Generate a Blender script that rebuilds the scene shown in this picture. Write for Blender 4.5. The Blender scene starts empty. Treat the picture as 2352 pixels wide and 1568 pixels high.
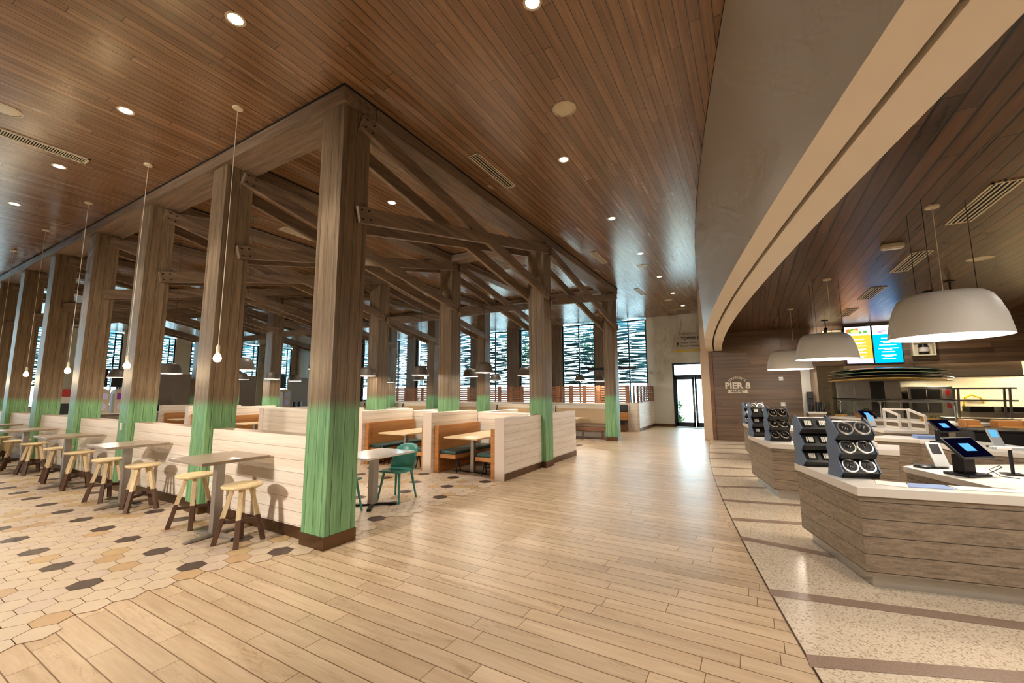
import bpy, bmesh, math, random
from mathutils import Vector, Matrix
R = math.radians
PI = math.pi
rng = random.Random(7)
S = bpy.context.scene
C = S.collection
ORD = ['first', 'second', 'third', 'fourth', 'fifth', 'sixth', 'seventh', 'eighth', 'ninth', 'tenth', 'eleventh', 'twelfth']

# ------------------------------------------------------------------ helpers
def rotv(v, up):
    return v

class MB:
    def __init__(s): s.v = []; s.f = []; s.m = []
    def add(s, vs, fs, mi=0):
        n = len(s.v); s.v += [tuple(v) for v in vs]
        for f in fs: s.f.append([i + n for i in f]); s.m.append(mi)
        return s
    def box(s, x0, x1, y0, y1, z0, z1, mi=0):
        return s.add([(x0,y0,z0),(x1,y0,z0),(x1,y1,z0),(x0,y1,z0),(x0,y0,z1),(x1,y0,z1),(x1,y1,z1),(x0,y1,z1)],
                     [(0,3,2,1),(4,5,6,7),(0,1,5,4),(1,2,6,5),(2,3,7,6),(3,0,4,7)], mi)
    def cbox(s, c, d, mi=0):
        return s.box(c[0]-d[0]/2, c[0]+d[0]/2, c[1]-d[1]/2, c[1]+d[1]/2, c[2]-d[2]/2, c[2]+d[2]/2, mi)
    def prism(s, poly, z0, z1, mi=0):
        n = len(poly)
        s.add([(p[0],p[1],z0) for p in poly] + [(p[0],p[1],z1) for p in poly],
              [list(range(n))[::-1], list(range(n, 2*n))] + [(i, (i+1) % n, n+(i+1) % n, n+i) for i in range(n)], mi)
        return s
    def extr(s, poly, off, mi=0):
        n = len(poly); o = Vector(off)
        s.add([tuple(p) for p in poly] + [tuple(Vector(p)+o) for p in poly],
              [list(range(n))[::-1], list(range(n, 2*n))] + [(i, (i+1) % n, n+(i+1) % n, n+i) for i in range(n)], mi)
        return s
    def beam(s, p0, p1, w, h, up=(0,0,1), mi=0, w1=None, h1=None):
        p0 = Vector(p0); p1 = Vector(p1); d = (p1-p0).normalized(); u = Vector(up)
        r = d.cross(u)
        if r.length < 1e-4: r = d.cross(Vector((1,0,0)))
        r.normalize(); u = r.cross(d)
        w1 = w if w1 is None else w1; h1 = h if h1 is None else h1
        vs = []
        for p, a, b in ((p0, w, h), (p1, w1, h1)):
            for i, j in ((-1,-1),(1,-1),(1,1),(-1,1)): vs.append(p + r*(i*a/2) + u*(j*b/2))
        return s.add(vs, [(0,3,2,1),(4,5,6,7),(0,1,5,4),(1,2,6,5),(2,3,7,6),(3,0,4,7)], mi)
    def cyl(s, p0, p1, r0, r1=None, n=16, mi=0):
        p0 = Vector(p0); p1 = Vector(p1); d = (p1-p0).normalized()
        r1 = r0 if r1 is None else r1
        a = d.cross(Vector((0,0,1)))
        if a.length < 1e-4: a = Vector((1,0,0))
        a.normalize(); b = d.cross(a)
        vs = [p + a*(r*math.cos(2*PI*i/n)) + b*(r*math.sin(2*PI*i/n)) for p, r in ((p0,r0),(p1,r1)) for i in range(n)]
        return s.add(vs, [list(range(n))[::-1], list(range(n,2*n))] + [(i,(i+1)%n,n+(i+1)%n,n+i) for i in range(n)], mi)
    def lathe(s, prof, c=(0,0,0), n=24, mi=0, closed=False):
        k = len(prof)
        vs = [(c[0]+r*math.cos(2*PI*i/n), c[1]+r*math.sin(2*PI*i/n), c[2]+z) for r, z in prof for i in range(n)]
        fs = []
        rngk = k if closed else k-1
        for j in range(rngk):
            a = j*n; b = ((j+1) % k)*n
            for i in range(n): fs.append((a+i, a+(i+1)%n, b+(i+1)%n, b+i))
        s.add(vs, fs, mi)
        return s
    def tube(s, pts, r, n=8, mi=0):
        pts = [Vector(p) for p in pts]; vs = []; fs = []
        for j, p in enumerate(pts):
            d = (pts[min(j+1, len(pts)-1)] - pts[max(j-1, 0)]).normalized()
            a = d.cross(Vector((0,0,1)))
            if a.length < 1e-3: a = d.cross(Vector((1,0,0)))
            a.normalize(); b = d.cross(a)
            vs += [p + a*(r*math.cos(2*PI*i/n)) + b*(r*math.sin(2*PI*i/n)) for i in range(n)]
        for j in range(len(pts)-1):
            for i in range(n): fs.append((j*n+i, j*n+(i+1)%n, (j+1)*n+(i+1)%n, (j+1)*n+i))
        fs += [list(range(n))[::-1], list(range((len(pts)-1)*n, len(pts)*n))]
        return s.add(vs, fs, mi)
    def torus(s, c, nrm, R0, r0, n=24, m=8, mi=0):
        c = Vector(c); d = Vector(nrm).normalized(); a = d.cross(Vector((1,0,0)))
        if a.length < 1e-3: a = d.cross(Vector((0,1,0)))
        a.normalize(); b = d.cross(a); vs = []; fs = []
        for i in range(n):
            e = a*math.cos(2*PI*i/n) + b*math.sin(2*PI*i/n)
            for j in range(m): vs.append(c + e*(R0 + r0*math.cos(2*PI*j/m)) + d*(r0*math.sin(2*PI*j/m)))
        for i in range(n):
            for j in range(m): fs.append((i*m+j, ((i+1)%n)*m+j, ((i+1)%n)*m+(j+1)%m, i*m+(j+1)%m))
        return s.add(vs, fs, mi)
    def build(s, name, mats, parent=None, smooth=False, bevel=0, local=False, kind=None, recalc=True):
        off = Vector((0,0,0))
        q = parent
        while q is not None and not local: off += q.location; q = q.parent
        me = bpy.data.meshes.new(name)
        me.from_pydata([Vector(v)-off for v in s.v], [], s.f)
        if not isinstance(mats, (list, tuple)): mats = [mats]
        for m in mats: me.materials.append(m)
        if len(mats) > 1: me.polygons.foreach_set('material_index', s.m)
        if recalc:
            bm = bmesh.new(); bm.from_mesh(me); bmesh.ops.recalc_face_normals(bm, faces=bm.faces); bm.to_mesh(me); bm.free()
        if smooth:
            me.polygons.foreach_set('use_smooth', [True]*len(me.polygons)); me.set_sharp_from_angle(angle=R(38))
        o = bpy.data.objects.new(name, me); C.objects.link(o)
        if parent is not None: o.parent = parent
        if bevel:
            b = o.modifiers.new('bevel', 'BEVEL'); b.width = bevel; b.segments = 2; b.limit_method = 'ANGLE'; b.harden_normals = False
        if kind: o['kind'] = kind
        return o

def tag(o, label, cat, group=None):
    o['label'] = label; o['category'] = cat; o['kind'] = 'thing'
    if group: o['group'] = group
    return o
def thing(name, label, cat, loc=(0,0,0), rz=0, group=None):
    o = bpy.data.objects.new(name, None); C.objects.link(o)
    o.location = loc; o.rotation_euler = (0,0,rz); o.empty_display_size = .1
    return tag(o, label, cat, group)
def dup(root, loc, rz=None, label=None, group=None):
    r = root.copy(); C.objects.link(r); r.location = loc
    if rz is not None: r.rotation_euler = (0,0,rz)
    if label: r['label'] = label
    if group: r['group'] = group
    for ch in list(root.children):
        c = ch.copy(); C.objects.link(c); c.parent = r
        for g in list(ch.children):
            d = g.copy(); C.objects.link(d); d.parent = c
    return r
def text_mesh(name, items, mat, parent, thick=.006):
    """items: (string, size, centre_x, baseline_z, rot, weight); built facing -X, letters running to -Y, at the parent's place"""
    vs = []; fs = []
    for st, size, cx, cz, rot, wt in items:
        cu = bpy.data.curves.new('lettering', 'FONT'); cu.body = st; cu.size = size; cu.align_x = 'CENTER'; cu.extrude = thick/2; cu.offset = wt
        cu.resolution_u = 3
        ob = bpy.data.objects.new('lettering', cu); C.objects.link(ob)
        bpy.context.view_layer.update()
        me = bpy.data.meshes.new_from_object(ob.evaluated_get(bpy.context.evaluated_depsgraph_get()))
        M = Matrix.Translation((0, -cx, cz)) @ Matrix.Rotation(-PI/2, 4, 'Z') @ Matrix.Rotation(PI/2, 4, 'X') @ Matrix.Rotation(rot, 4, 'Z')
        n = len(vs); vs += [M @ v.co for v in me.vertices]; fs += [[i+n for i in p.vertices] for p in me.polygons]
        bpy.data.objects.remove(ob); bpy.data.meshes.remove(me); bpy.data.curves.remove(cu)
    b = MB(); b.add(vs, fs)
    return b.build(name, mat, parent, local=True)

# ------------------------------------------------------------------ materials
def srgb(r, g, b):
    f = lambda c: c/12.92 if c <= .04045 else ((c+.055)/1.055)**2.4
    return (f(r/255), f(g/255), f(b/255), 1)
class NT:
    def __init__(s, name):
        s.m = bpy.data.materials.new(name); s.m.use_nodes = True
        s.t = s.m.node_tree; s.t.nodes.clear()
        s.out = s.n('ShaderNodeOutputMaterial'); s.b = s.n('ShaderNodeBsdfPrincipled')
        s.t.links.new(s.b.outputs[0], s.out.inputs[0])
    def n(s, ty, **kw):
        x = s.t.nodes.new(ty)
        for k, v in kw.items(): setattr(x, k, v)
        return x
    def link(s, a, b): s.t.links.new(a, b)
    def put(s, sock, v):
        if hasattr(v, 'links'): s.t.links.new(v, sock)
        else: sock.default_value = v
    def math(s, op, a, b=None, c=None, clamp=False):
        x = s.n('ShaderNodeMath', operation=op); x.use_clamp = clamp
        s.put(x.inputs[0], a)
        if b is not None: s.put(x.inputs[1], b)
        if c is not None: s.put(x.inputs[2], c)
        return x.outputs[0]
    def comb(s, x, y, z):
        q = s.n('ShaderNodeCombineXYZ')
        for i, v in enumerate((x, y, z)): s.put(q.inputs[i], v)
        return q.outputs[0]
    def sep(s, v):
        q = s.n('ShaderNodeSeparateXYZ'); s.link(v, q.inputs[0]); return q.outputs
    def obj(s):
        return s.n('ShaderNodeTexCoord').outputs['Object']
    def nrm(s):
        return s.n('ShaderNodeTexCoord').outputs['Normal']
    def noise(s, vec, scale, detail=3, rough=.55, dist=0):
        q = s.n('ShaderNodeTexNoise'); s.link(vec, q.inputs['Vector']); q.inputs['Scale'].default_value = scale
        q.inputs['Detail'].default_value = detail; q.inputs['Roughness'].default_value = rough; q.inputs['Distortion'].default_value = dist
        return q.outputs['Fac']
    def white(s, vec):
        q = s.n('ShaderNodeTexWhiteNoise', noise_dimensions='3D'); s.link(vec, q.inputs['Vector']); return q.outputs['Value']
    def ramp(s, f, stops):
        q = s.n('ShaderNodeValToRGB'); s.link(f, q.inputs[0]); e = q.color_ramp.elements
        while len(e) < len(stops): e.new(.5)
        for i, (p, c) in enumerate(stops): e[i].position = p; e[i].color = c
        return q.outputs[0]
    def mix(s, f, a, b, bt='MIX'):
        q = s.n('ShaderNodeMix', data_type='RGBA', blend_type=bt); s.put(q.inputs[0], f); s.put(q.inputs[6], a); s.put(q.inputs[7], b)
        return q.outputs[2]
    def step(s, v, lo, hi):
        q = s.n('ShaderNodeMapRange', interpolation_type='SMOOTHSTEP'); s.put(q.inputs[0], v); q.inputs[1].default_value = lo; q.inputs[2].default_value = hi
        return q.outputs[0]
    def bump(s, h, strength=.3, dist=.003):
        q = s.n('ShaderNodeBump'); q.inputs['Strength'].default_value = strength; q.inputs['Distance'].default_value = dist
        s.link(h, q.inputs['Height']); s.link(q.outputs[0], s.b.inputs['Normal'])
    def set(s, col=None, rough=None, metal=None, spec=None, coat=None, coat_rough=None):
        if col is not None: s.put(s.b.inputs['Base Color'], col)
        if rough is not None: s.put(s.b.inputs['Roughness'], rough)
        if metal is not None: s.b.inputs['Metallic'].default_value = metal
        if spec is not None: s.b.inputs['Specular IOR Level'].default_value = spec
        if coat is not None: s.b.inputs['Coat Weight'].default_value = coat
        if coat_rough is not None: s.b.inputs['Coat Roughness'].default_value = coat_rough
        return s.m

def plain(name, col, rough=.5, metal=0, var=.06, nscale=30, spec=None):
    t = NT(name); v = t.noise(t.obj(), nscale, 3)
    c2 = tuple(max(0, x*(1-2*var)) for x in col[:3]) + (1,)
    c1 = tuple(min(1, x*(1+var)) for x in col[:3]) + (1,)
    return t.set(t.mix(v, c2, c1), t.math('MULTIPLY_ADD', v, .04, rough-.02), metal, spec)
def emit(name, col, st):
    t = NT(name); t.t.nodes.remove(t.b); e = t.n('ShaderNodeEmission'); e.inputs[0].default_value = col; e.inputs[1].default_value = st
    t.link(e.outputs[0], t.out.inputs[0]); return t.m
def wood(name, lo, hi, along='x', across='y', width=None, length=None, groove=.003, gcol=None, rough=.4, var=.25, gs=14, stretch=.05,
         bump=.25, dirt=None, spec=None, dip=None, coat=None, deep=.0025, uneven=0):
    """boards: grain runs 'along', boards side by side 'across' ('t' = the horizontal tangent of the face)"""
    t = NT(name); o = t.sep(t.obj()); N = t.sep(t.nrm())
    def ax(a):
        if a in 'xyz': return o['xyz'.index(a)]
        nx = t.math('ABSOLUTE', N[0]); ny = t.math('ABSOLUTE', N[1])
        big = t.math('GREATER_THAN', nx, ny)
        return t.math('ADD', t.math('MULTIPLY', o[1], big), t.math('MULTIPLY', o[0], t.math('SUBTRACT', 1, big)))
    u = ax(across); v = ax(along)
    rest = [q for q in 'xyz' if q not in (along, across)]
    if len(rest) == 1: w = o['xyz'.index(rest[0])]
    else:
        bx_ = t.math('GREATER_THAN', t.math('ABSOLUTE', N[0]), t.math('ABSOLUTE', N[1]))
        w = t.math('ADD', t.math('MULTIPLY', o[0], bx_), t.math('MULTIPLY', o[1], t.math('SUBTRACT', 1, bx_)))
    row = col = 0.0
    g = None
    if width:
        un = t.math('DIVIDE', u, width); row = t.math('FLOOR', un)
        fr = t.math('SUBTRACT', un, row)
        e = t.math('MULTIPLY', t.math('MINIMUM', fr, t.math('SUBTRACT', 1, fr)), width)
        if length:
            off = t.math('MULTIPLY', t.white(t.comb(row, 3.7, 1.1)), 1.0)
            vn = t.math('ADD', t.math('DIVIDE', v, length), off); col = t.math('FLOOR', vn)
            fv = t.math('SUBTRACT', vn, col)
            ev = t.math('MULTIPLY', t.math('MINIMUM', fv, t.math('SUBTRACT', 1, fv)), length)
            e = t.math('MINIMUM', e, t.math('MULTIPLY', ev, 1.4))
        g = t.step(e, groove*.35, groove)
    rnd = t.white(t.comb(row, col, 0.5)) if width else 0.5
    sh = t.math('MULTIPLY', rnd, 37.0)
    vec = t.comb(t.math('ADD', u, sh), t.math('MULTIPLY', t.math('ADD', v, sh), stretch), t.math('ADD', w, sh))
    n1 = t.noise(vec, gs, 4, .6, .6)
    vec2 = t.comb(t.math('MULTIPLY', u, 3.1), t.math('MULTIPLY', v, stretch*2), t.math('MULTIPLY', w, 3.1))
    n2 = t.noise(vec2, gs*2.2, 3, .6)
    f = t.math('MULTIPLY_ADD', n2, .4, t.math('MULTIPLY', n1, .7))
    f = t.step(f, .3, .8)
    c = t.mix(f, lo, hi)
    if width:
        k = t.math('MULTIPLY_ADD', t.math('SUBTRACT', rnd, .5), var*2, 1.0)
        c = t.mix(1.0, c, t.comb(k, k, k), 'MULTIPLY')
    if dirt:
        vecd = t.comb(t.math('MULTIPLY', u, 5), t.math('MULTIPLY', v, 1.1), sh)
        d = t.noise(vecd, 2.2, 5, .75, .4)
        fine = t.noise(t.comb(t.math('MULTIPLY', u, 8), v, w), 14, 3, .7)
        d = t.step(t.math('MULTIPLY_ADD', t.math('SUBTRACT', fine, .5), .3, d), .5, .68)
        d = t.math('MULTIPLY', d, t.step(t.white(t.comb(row, col, 8.5)), .15, .9))
        c = t.mix(t.math('MULTIPLY', d, dirt[1]), c, dirt[0])
    if dip:
        z0, soft, cols = dip
        zz = t.math('MULTIPLY_ADD', t.math('SUBTRACT', n1, .5), soft*2.0, o[2])
        dm = t.step(zz, z0+soft, z0-soft) if False else t.math('SUBTRACT', 1, t.step(zz, z0-soft, z0+soft))
        c = t.mix(dm, c, t.mix(f, cols[0], cols[1]))
    if g is not None:
        c = t.mix(g, gcol or tuple(x*.3 for x in lo[:3]) + (1,), c)
    t.set(c, t.math('MULTIPLY_ADD', n1, .16, rough-.08), spec=spec, coat=coat, coat_rough=.15 if coat else None)
    hh = t.math('MULTIPLY', f, .25)
    if g is not None: hh = t.math('ADD', hh, g)
    if uneven: hh = t.math('MULTIPLY_ADD', rnd, uneven, hh)
    t.bump(hh, bump, deep)
    return t.m

M = {}
M['ceil'] = wood('cedar boards', srgb(112,80,54), srgb(150,112,78), 'x', 'y', .108, 2.6, .006, srgb(50,34,22), .25, .16, 10, .04, .04, spec=.9)
M['ceil_dark'] = wood('dark stained boards', srgb(54,36,23), srgb(106,74,49), 'x', 'y', .14, 2.4, .014, srgb(10,7,5), .3, .35, 10, .05, .3, spec=.35)
M['floor'] = wood('wood look tile', srgb(182,153,120), srgb(213,186,153), 'y', 'x', .148, 1.2, .0055, srgb(118,88,60), .37, .09, 7, .1, .1,
                  dirt=(srgb(150,116,80), .6), spec=.5)
M['white_plank'] = wood('whitewashed planks', srgb(220,204,186), srgb(244,234,222), 't', 'z', .1437, None, .003, srgb(150,124,100), .5, .05, 10, .05, .25)
M['timber'] = wood('weathered timber', srgb(82,60,42), srgb(142,112,84), 'z', 't', .1001, None, .0022, srgb(46,32,22), .55, .12, 16, .05, .35)
M['post'] = wood('dip painted timber', srgb(86,70,51), srgb(142,120,93), 'z', 't', .1337, None, .0042, srgb(50,42,30), .5, .1, 20, .045, .5,
                 dip=(1.5, .09, (srgb(78,126,84), srgb(140,186,132))))
M['beam'] = wood('weathered beam', srgb(82,66,52), srgb(146,122,98), 'x', 'z', None, None, rough=.55, gs=16, stretch=.05)
M['beam_y'] = wood('weathered beam across', srgb(82,66,52), srgb(146,122,98), 'y', 'z', None, None, rough=.55, gs=16, stretch=.05)
M['counter'] = wood('grey brown planks', srgb(108,94,80), srgb(168,148,126), 't', 'z', .142, None, .0042, srgb(44,36,30), .45, .1, 34, .03, .3)
M['wall_brown'] = wood('brown wall boards', srgb(70,52,38), srgb(122,94,68), 't', 'z', .14, 1.9, .0025, srgb(46,34,26), .38, .2, 12, .03, .2)
M['orange_wood'] = wood('honey oak', srgb(164,104,52), srgb(204,142,82), 't', 'z', None, None, rough=.42, gs=12, stretch=.05)
M['brown_wood'] = wood('walnut', srgb(92,56,30), srgb(134,88,52), 't', 'z', None, None, rough=.45, gs=12, stretch=.05)
M['crate'] = wood('pale orange wood', srgb(196,128,62), srgb(226,162,92), 't', 'z', None, None, rough=.45, gs=12, stretch=.05)
M['table_top'] = wood('pale laminate', srgb(216,184,138), srgb(238,212,172), 'x', 'y', None, None, rough=.32, gs=12, stretch=.05)
M['grey_top'] = wood('taupe laminate', srgb(140,122,106), srgb(172,154,138), 'y', 'x', None, None, rough=.32, gs=14, stretch=.05)
M['white_table'] = plain('white laminate', srgb(222,214,206), .16, var=.02)
M['stool_seat'] = wood('pale pine', srgb(206,176,128), srgb(240,220,176), 'x', 'y', .1, None, .001, srgb(170,136,90), .5, .06, 16, .06, .2)
M['stool_leg'] = wood('pale pine dipped', srgb(200,170,124), srgb(238,218,178), 'z', 't', None, None, rough=.5, gs=20, stretch=.06, dip=(.285, .004, (srgb(74,48,32), srgb(98,68,48))))
M['stool_bar'] = plain('dark dip', srgb(78,52,36), .5)
M['solid_white'] = plain('white solid surface', srgb(226,218,208), .4, var=.008)
M['pale_paint'] = plain('pale pinkish paint', srgb(222,204,190), .5, var=.02)
M['drywall'] = plain('white paint', srgb(222,218,208), .7, var=.02, nscale=4)
M['soffit'] = plain('warm white paint', srgb(226,212,192), .6, var=.015, nscale=3)
M['fascia'] = plain('matte fascia paint', srgb(190,184,176), .42, var=.02, nscale=2)
M['beige'] = plain('beige paint', srgb(206,182,154), .6, var=.02, nscale=4)
M['black'] = plain('black', srgb(22,21,22), .4, var=.1)
M['black_gap'] = plain('black reveal', srgb(10,9,9), .8)
M['black_metal'] = plain('black metal', srgb(40,38,38), .35, .6)
M['steel'] = plain('brushed steel', srgb(176,172,166), .3, 1, var=.05, nscale=60)
M['hood_steel'] = plain('satin steel', srgb(206,194,172), .32, .55, var=.04)
M['bronze'] = plain('bronze kick plate', srgb(112,86,62), .32, .8, var=.08, nscale=20)
M['alu'] = plain('grey metal', srgb(170,164,160), .35, .7, var=.04)
M['toe'] = plain('satin toe kick', srgb(196,190,182), .3, .6, var=.04)
M['chrome'] = plain('chrome', srgb(232,228,220), .22, 1, var=.02)
M['white_plastic'] = plain('white plastic', srgb(226,224,218), .4, var=.02)
M['grey_plastic'] = plain('grey plastic', srgb(174,178,182), .4, var=.03)
M['teal'] = plain('teal moulded plastic', srgb(70,142,128), .38, var=.05)
M['teal_cushion'] = plain('dark teal vinyl', srgb(52,84,82), .38, var=.08, nscale=8)
M['tan_vinyl'] = plain('tan vinyl', srgb(196,164,124), .45, var=.05, nscale=8)
M['brown_vinyl'] = plain('brown vinyl', srgb(124,100,84), .45, var=.05, nscale=8)
M['shade_out'] = plain('white enamel shade', srgb(226,220,210), .5, var=.02)
M['shade_in'] = plain('white shade lining', srgb(248,244,236), .5, var=.01)
M['dome_out'] = plain('grey spun shade', srgb(98,88,76), .45, var=.05)
M['canopy'] = plain('ivory canopy', srgb(214,200,170), .4, var=.02)
M['cord'] = plain('white cord', srgb(226,216,196), .6, var=.02)
M['cord_dark'] = plain('dark cord', srgb(50,46,42), .6, var=.02)
M['blue_side'] = plain('slate blue panel', srgb(96,116,146), .4, var=.03)
M['yellow'] = plain('yellow band', srgb(214,178,28), .5, var=.03)
M['sign_face'] = plain('sign panel', srgb(196,186,174), .55, var=.02)
M['ink'] = plain('dark lettering', srgb(48,44,40), .6)
M['sign_cream'] = plain('cream lettering', srgb(226,214,190), .6)
M['tile_cream'] = plain('cream glazed tile', srgb(244,232,200), .3, var=.02)
M['tan_panel'] = plain('taupe panel', srgb(150,132,116), .6, var=.03)
M['red'] = plain('red enamel', srgb(178,32,30), .4)
M['purple'] = plain('purple label', srgb(140,56,170), .5)
M['lilac'] = plain('lilac label', srgb(214,204,236), .5)
M['paper'] = plain('paper', srgb(244,238,226), .6, var=.02)
M['blue_paper'] = plain('blue paper', srgb(120,148,204), .5, var=.02)
M['hose'] = plain('yellow hose', srgb(232,196,20), .4)
M['wicker'] = wood('wicker', srgb(124,82,48), srgb(184,132,82), 't', 'z', .02, None, .004, srgb(70,44,24), .6, .2, 30, .3, .5)
M['wicker_pale'] = wood('pale wicker', srgb(190,140,64), srgb(222,180,104), 't', 'z', .02, None, .004, srgb(120,84,40), .6, .2, 30, .3, .5)
M['produce'] = plain('dark bottles', srgb(58,46,34), .3, var=.4, nscale=60)
M['greens'] = plain('salad greens', srgb(92,96,40), .5, var=.5, nscale=60)
M['board_green'] = plain('surfboard green', srgb(34,84,52), .2)
M['board_navy'] = plain('surfboard navy', srgb(24,30,62), .2)
M['board_teal'] = plain('surfboard teal', srgb(20,62,66), .2)
M['board_yellow'] = plain('surfboard yellow', srgb(196,158,66), .2)
M['hex_cream'] = plain('cream hex tile', srgb(208,186,158), .4, var=.05, nscale=7)
M['hex_pale'] = plain('pale pink hex tile', srgb(204,182,160), .4, var=.05, nscale=7)
M['hex_tan'] = plain('tan hex tile', srgb(194,160,120), .4, var=.06, nscale=7)
M['hex_gold'] = plain('gold hex tile', srgb(200,168,122), .4, var=.06, nscale=7)
M['hex_dark'] = plain('dark brown hex tile', srgb(78,62,56), .4, var=.05, nscale=7)
M['grout'] = plain('tan grout', srgb(168,130,96), .7, var=.05)
M['band'] = plain('brown terrazzo band', srgb(162,136,118), .25, var=.25, nscale=120)
M['louver'] = plain('louver slat', srgb(58,118,132), .5, var=.1, nscale=3)
M['frame_dark'] = plain('dark window frame', srgb(42,52,60), .35, .5)
M['leaf'] = plain('leaf', srgb(66,104,62), .5, var=.3, nscale=20)
M['bark'] = plain('bark', srgb(96,76,58), .8, var=.2)
M['paving'] = plain('outdoor paving', srgb(226,224,220), .8, var=.05, nscale=2)
M['lattice'] = wood('red brown slats', srgb(112,70,46), srgb(160,112,76), 't', 'z', None, None, rough=.5, gs=16, stretch=.06)
M['lamp_on'] = emit('lit downlight', (1, .86, .66, 1), 14)
M['bulb_on'] = emit('lit bulb', (1, .72, .36, 1), 30)
M['dome_bulb'] = emit('lit dome bulb', (1, .82, .58, 1), 9)
M['drum_bulb'] = emit('lit diffuser', (1, .88, .7, 1), 7)
M['scr_orange'] = emit('orange screen', srgb(255,160,50), 1.6)
M['scr_blue'] = emit('blue screen', srgb(0,160,235), 1.5)
M['scr_white'] = emit('white screen', (.95, .95, 1, 1), 1.6)
M['scr_pink'] = emit('pink picture', srgb(226,190,222), 1.3)
M['scr_green'] = emit('green picture', srgb(90,170,60), 1.0)
M['scr_red'] = emit('orange picture', srgb(226,110,50), 1.2)
M['scr_yel'] = emit('yellow picture', srgb(238,226,140), 1.3)
M['scr_navy'] = emit('dark display', srgb(20,16,46), .25)
M['scr_logo'] = emit('blue display', srgb(96,176,236), 1.0)
def glass(name, tint=(1,1,1,1)):
    t = NT(name); t.t.nodes.remove(t.b)
    a = t.n('ShaderNodeBsdfTransparent'); a.inputs[0].default_value = tint
    g = t.n('ShaderNodeBsdfGlossy'); g.inputs['Roughness'].default_value = .02
    f = t.n('ShaderNodeFresnel'); f.inputs[0].default_value = 1.4
    m = t.n('ShaderNodeMixShader'); t.link(f.outputs[0], m.inputs[0]); t.link(a.outputs[0], m.inputs[1]); t.link(g.outputs[0], m.inputs[2])
    t.link(m.outputs[0], t.out.inputs[0]); return t.m
M['glass'] = glass('window glass', (.93,.98,1,1))
M['glass_clear'] = glass('clear guard glass', (.95,.99,.97,1))
def terrazzo():
    t = NT('terrazzo'); o = t.obj()
    v = t.n('ShaderNodeTexVoronoi'); v.inputs['Scale'].default_value = 90; t.link(o, v.inputs['Vector'])
    w = t.white(v.outputs['Position'])
    c = t.ramp(w, [(0, srgb(168,146,122)), (.14, srgb(192,170,146)), (.26, srgb(214,194,168)), (1, srgb(226,208,184))])
    return t.set(c, .24, spec=.5)
M['terrazzo'] = terrazzo()

# ------------------------------------------------------------------ camera
cam = bpy.data.cameras.new('camera'); co = bpy.data.objects.new('camera', cam); C.objects.link(co); S.camera = co
F, YAW, PITCH, ROLL = 952.216, R(29.916), R(6.939), R(-.219)
fw = Vector((math.cos(YAW)*math.cos(PITCH), math.sin(YAW)*math.cos(PITCH), math.sin(PITCH)))
rt = fw.cross(Vector((0,0,1))).normalized(); up = rt.cross(fw)
r2 = rt*math.cos(ROLL) + up*math.sin(ROLL); u2 = -rt*math.sin(ROLL) + up*math.cos(ROLL)
mw = Matrix((r2, u2, -fw)).transposed().to_4x4(); mw.translation = Vector((-3.17568, -4.20735, 1.65))
co.matrix_world = mw
cam.sensor_width = 36; cam.sensor_fit = 'HORIZONTAL'; cam.lens = F/2352*36; cam.clip_start = .05; cam.clip_end = 300

# ------------------------------------------------------------------ room shell
H = 5.3; SY = 2.671; PX = (0, 5.46, 11.05); XF = 17.8; YL = 28.5; XB = -9.0; YR = -14.0; HM = 3.65; ZS = 3.03
def yc(x): return -4.43 + .199*x - .006*x*x
xs = [XB + i*(12.75-XB)/48 for i in range(49)]
b = MB(); b.box(XB-.3, 24, YR-.3, YL+.3, -.2, 0); b.build('floor', M['floor'], kind='structure')
b = MB(); b.box(XF+.25, 60, -40, 60, -.24, -.004); b.box(XB, 60, YL+.25, 80, -.24, -.004); b.box(-60, XB-.25, -40, 80, -.24, -.004); b.build('ground_outside', M['paving'], kind='structure')
b = MB(); b.add([(x, yc(x), .003) for x in xs] + [(x, YR, .003) for x in xs], [(i, i+1, 49+i+1, 49+i) for i in range(48)])
b.add([(12.75, yc(12.75), .003), (XF, yc(12.75), .003), (XF, YR, .003), (12.75, YR, .003)], [(0,1,2,3)])
b.build('floor_terrazzo', M['terrazzo'], kind='structure')
b = MB()
for x0, k in ((-2.9,.3),(-1.9,.25),(-.85,.3),(.13,.4),(1.04,.19),(2.38,-.17),(3.11,.28),(4.11,.22),(5.09,.38),(6.06,.4),(7.1,.2),(8.35,.35),(9.4,.2),(10.4,.3),(11.5,.2),(12.4,.2)):
    y0 = yc(x0); y1 = y0-4
    b.add([(x0-.065, y0, .005), (x0+.065, yc(x0+.065), .005), (x0+.065+k*4, y1, .005), (x0-.065+k*4, y1, .005)], [(0,1,2,3)])
b.build('floor_bands', M['band'], kind='structure')
b = MB()
for i in range(48):
    x, x1 = xs[i], xs[i+1]
    b.add([(x, yc(x)-.006, .004), (x1, yc(x1)-.006, .004), (x1, yc(x1)+.006, .004), (x, yc(x)+.006, .004)], [(0,1,2,3)])
b.build('trim_1', M['bronze'], kind='structure')
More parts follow.
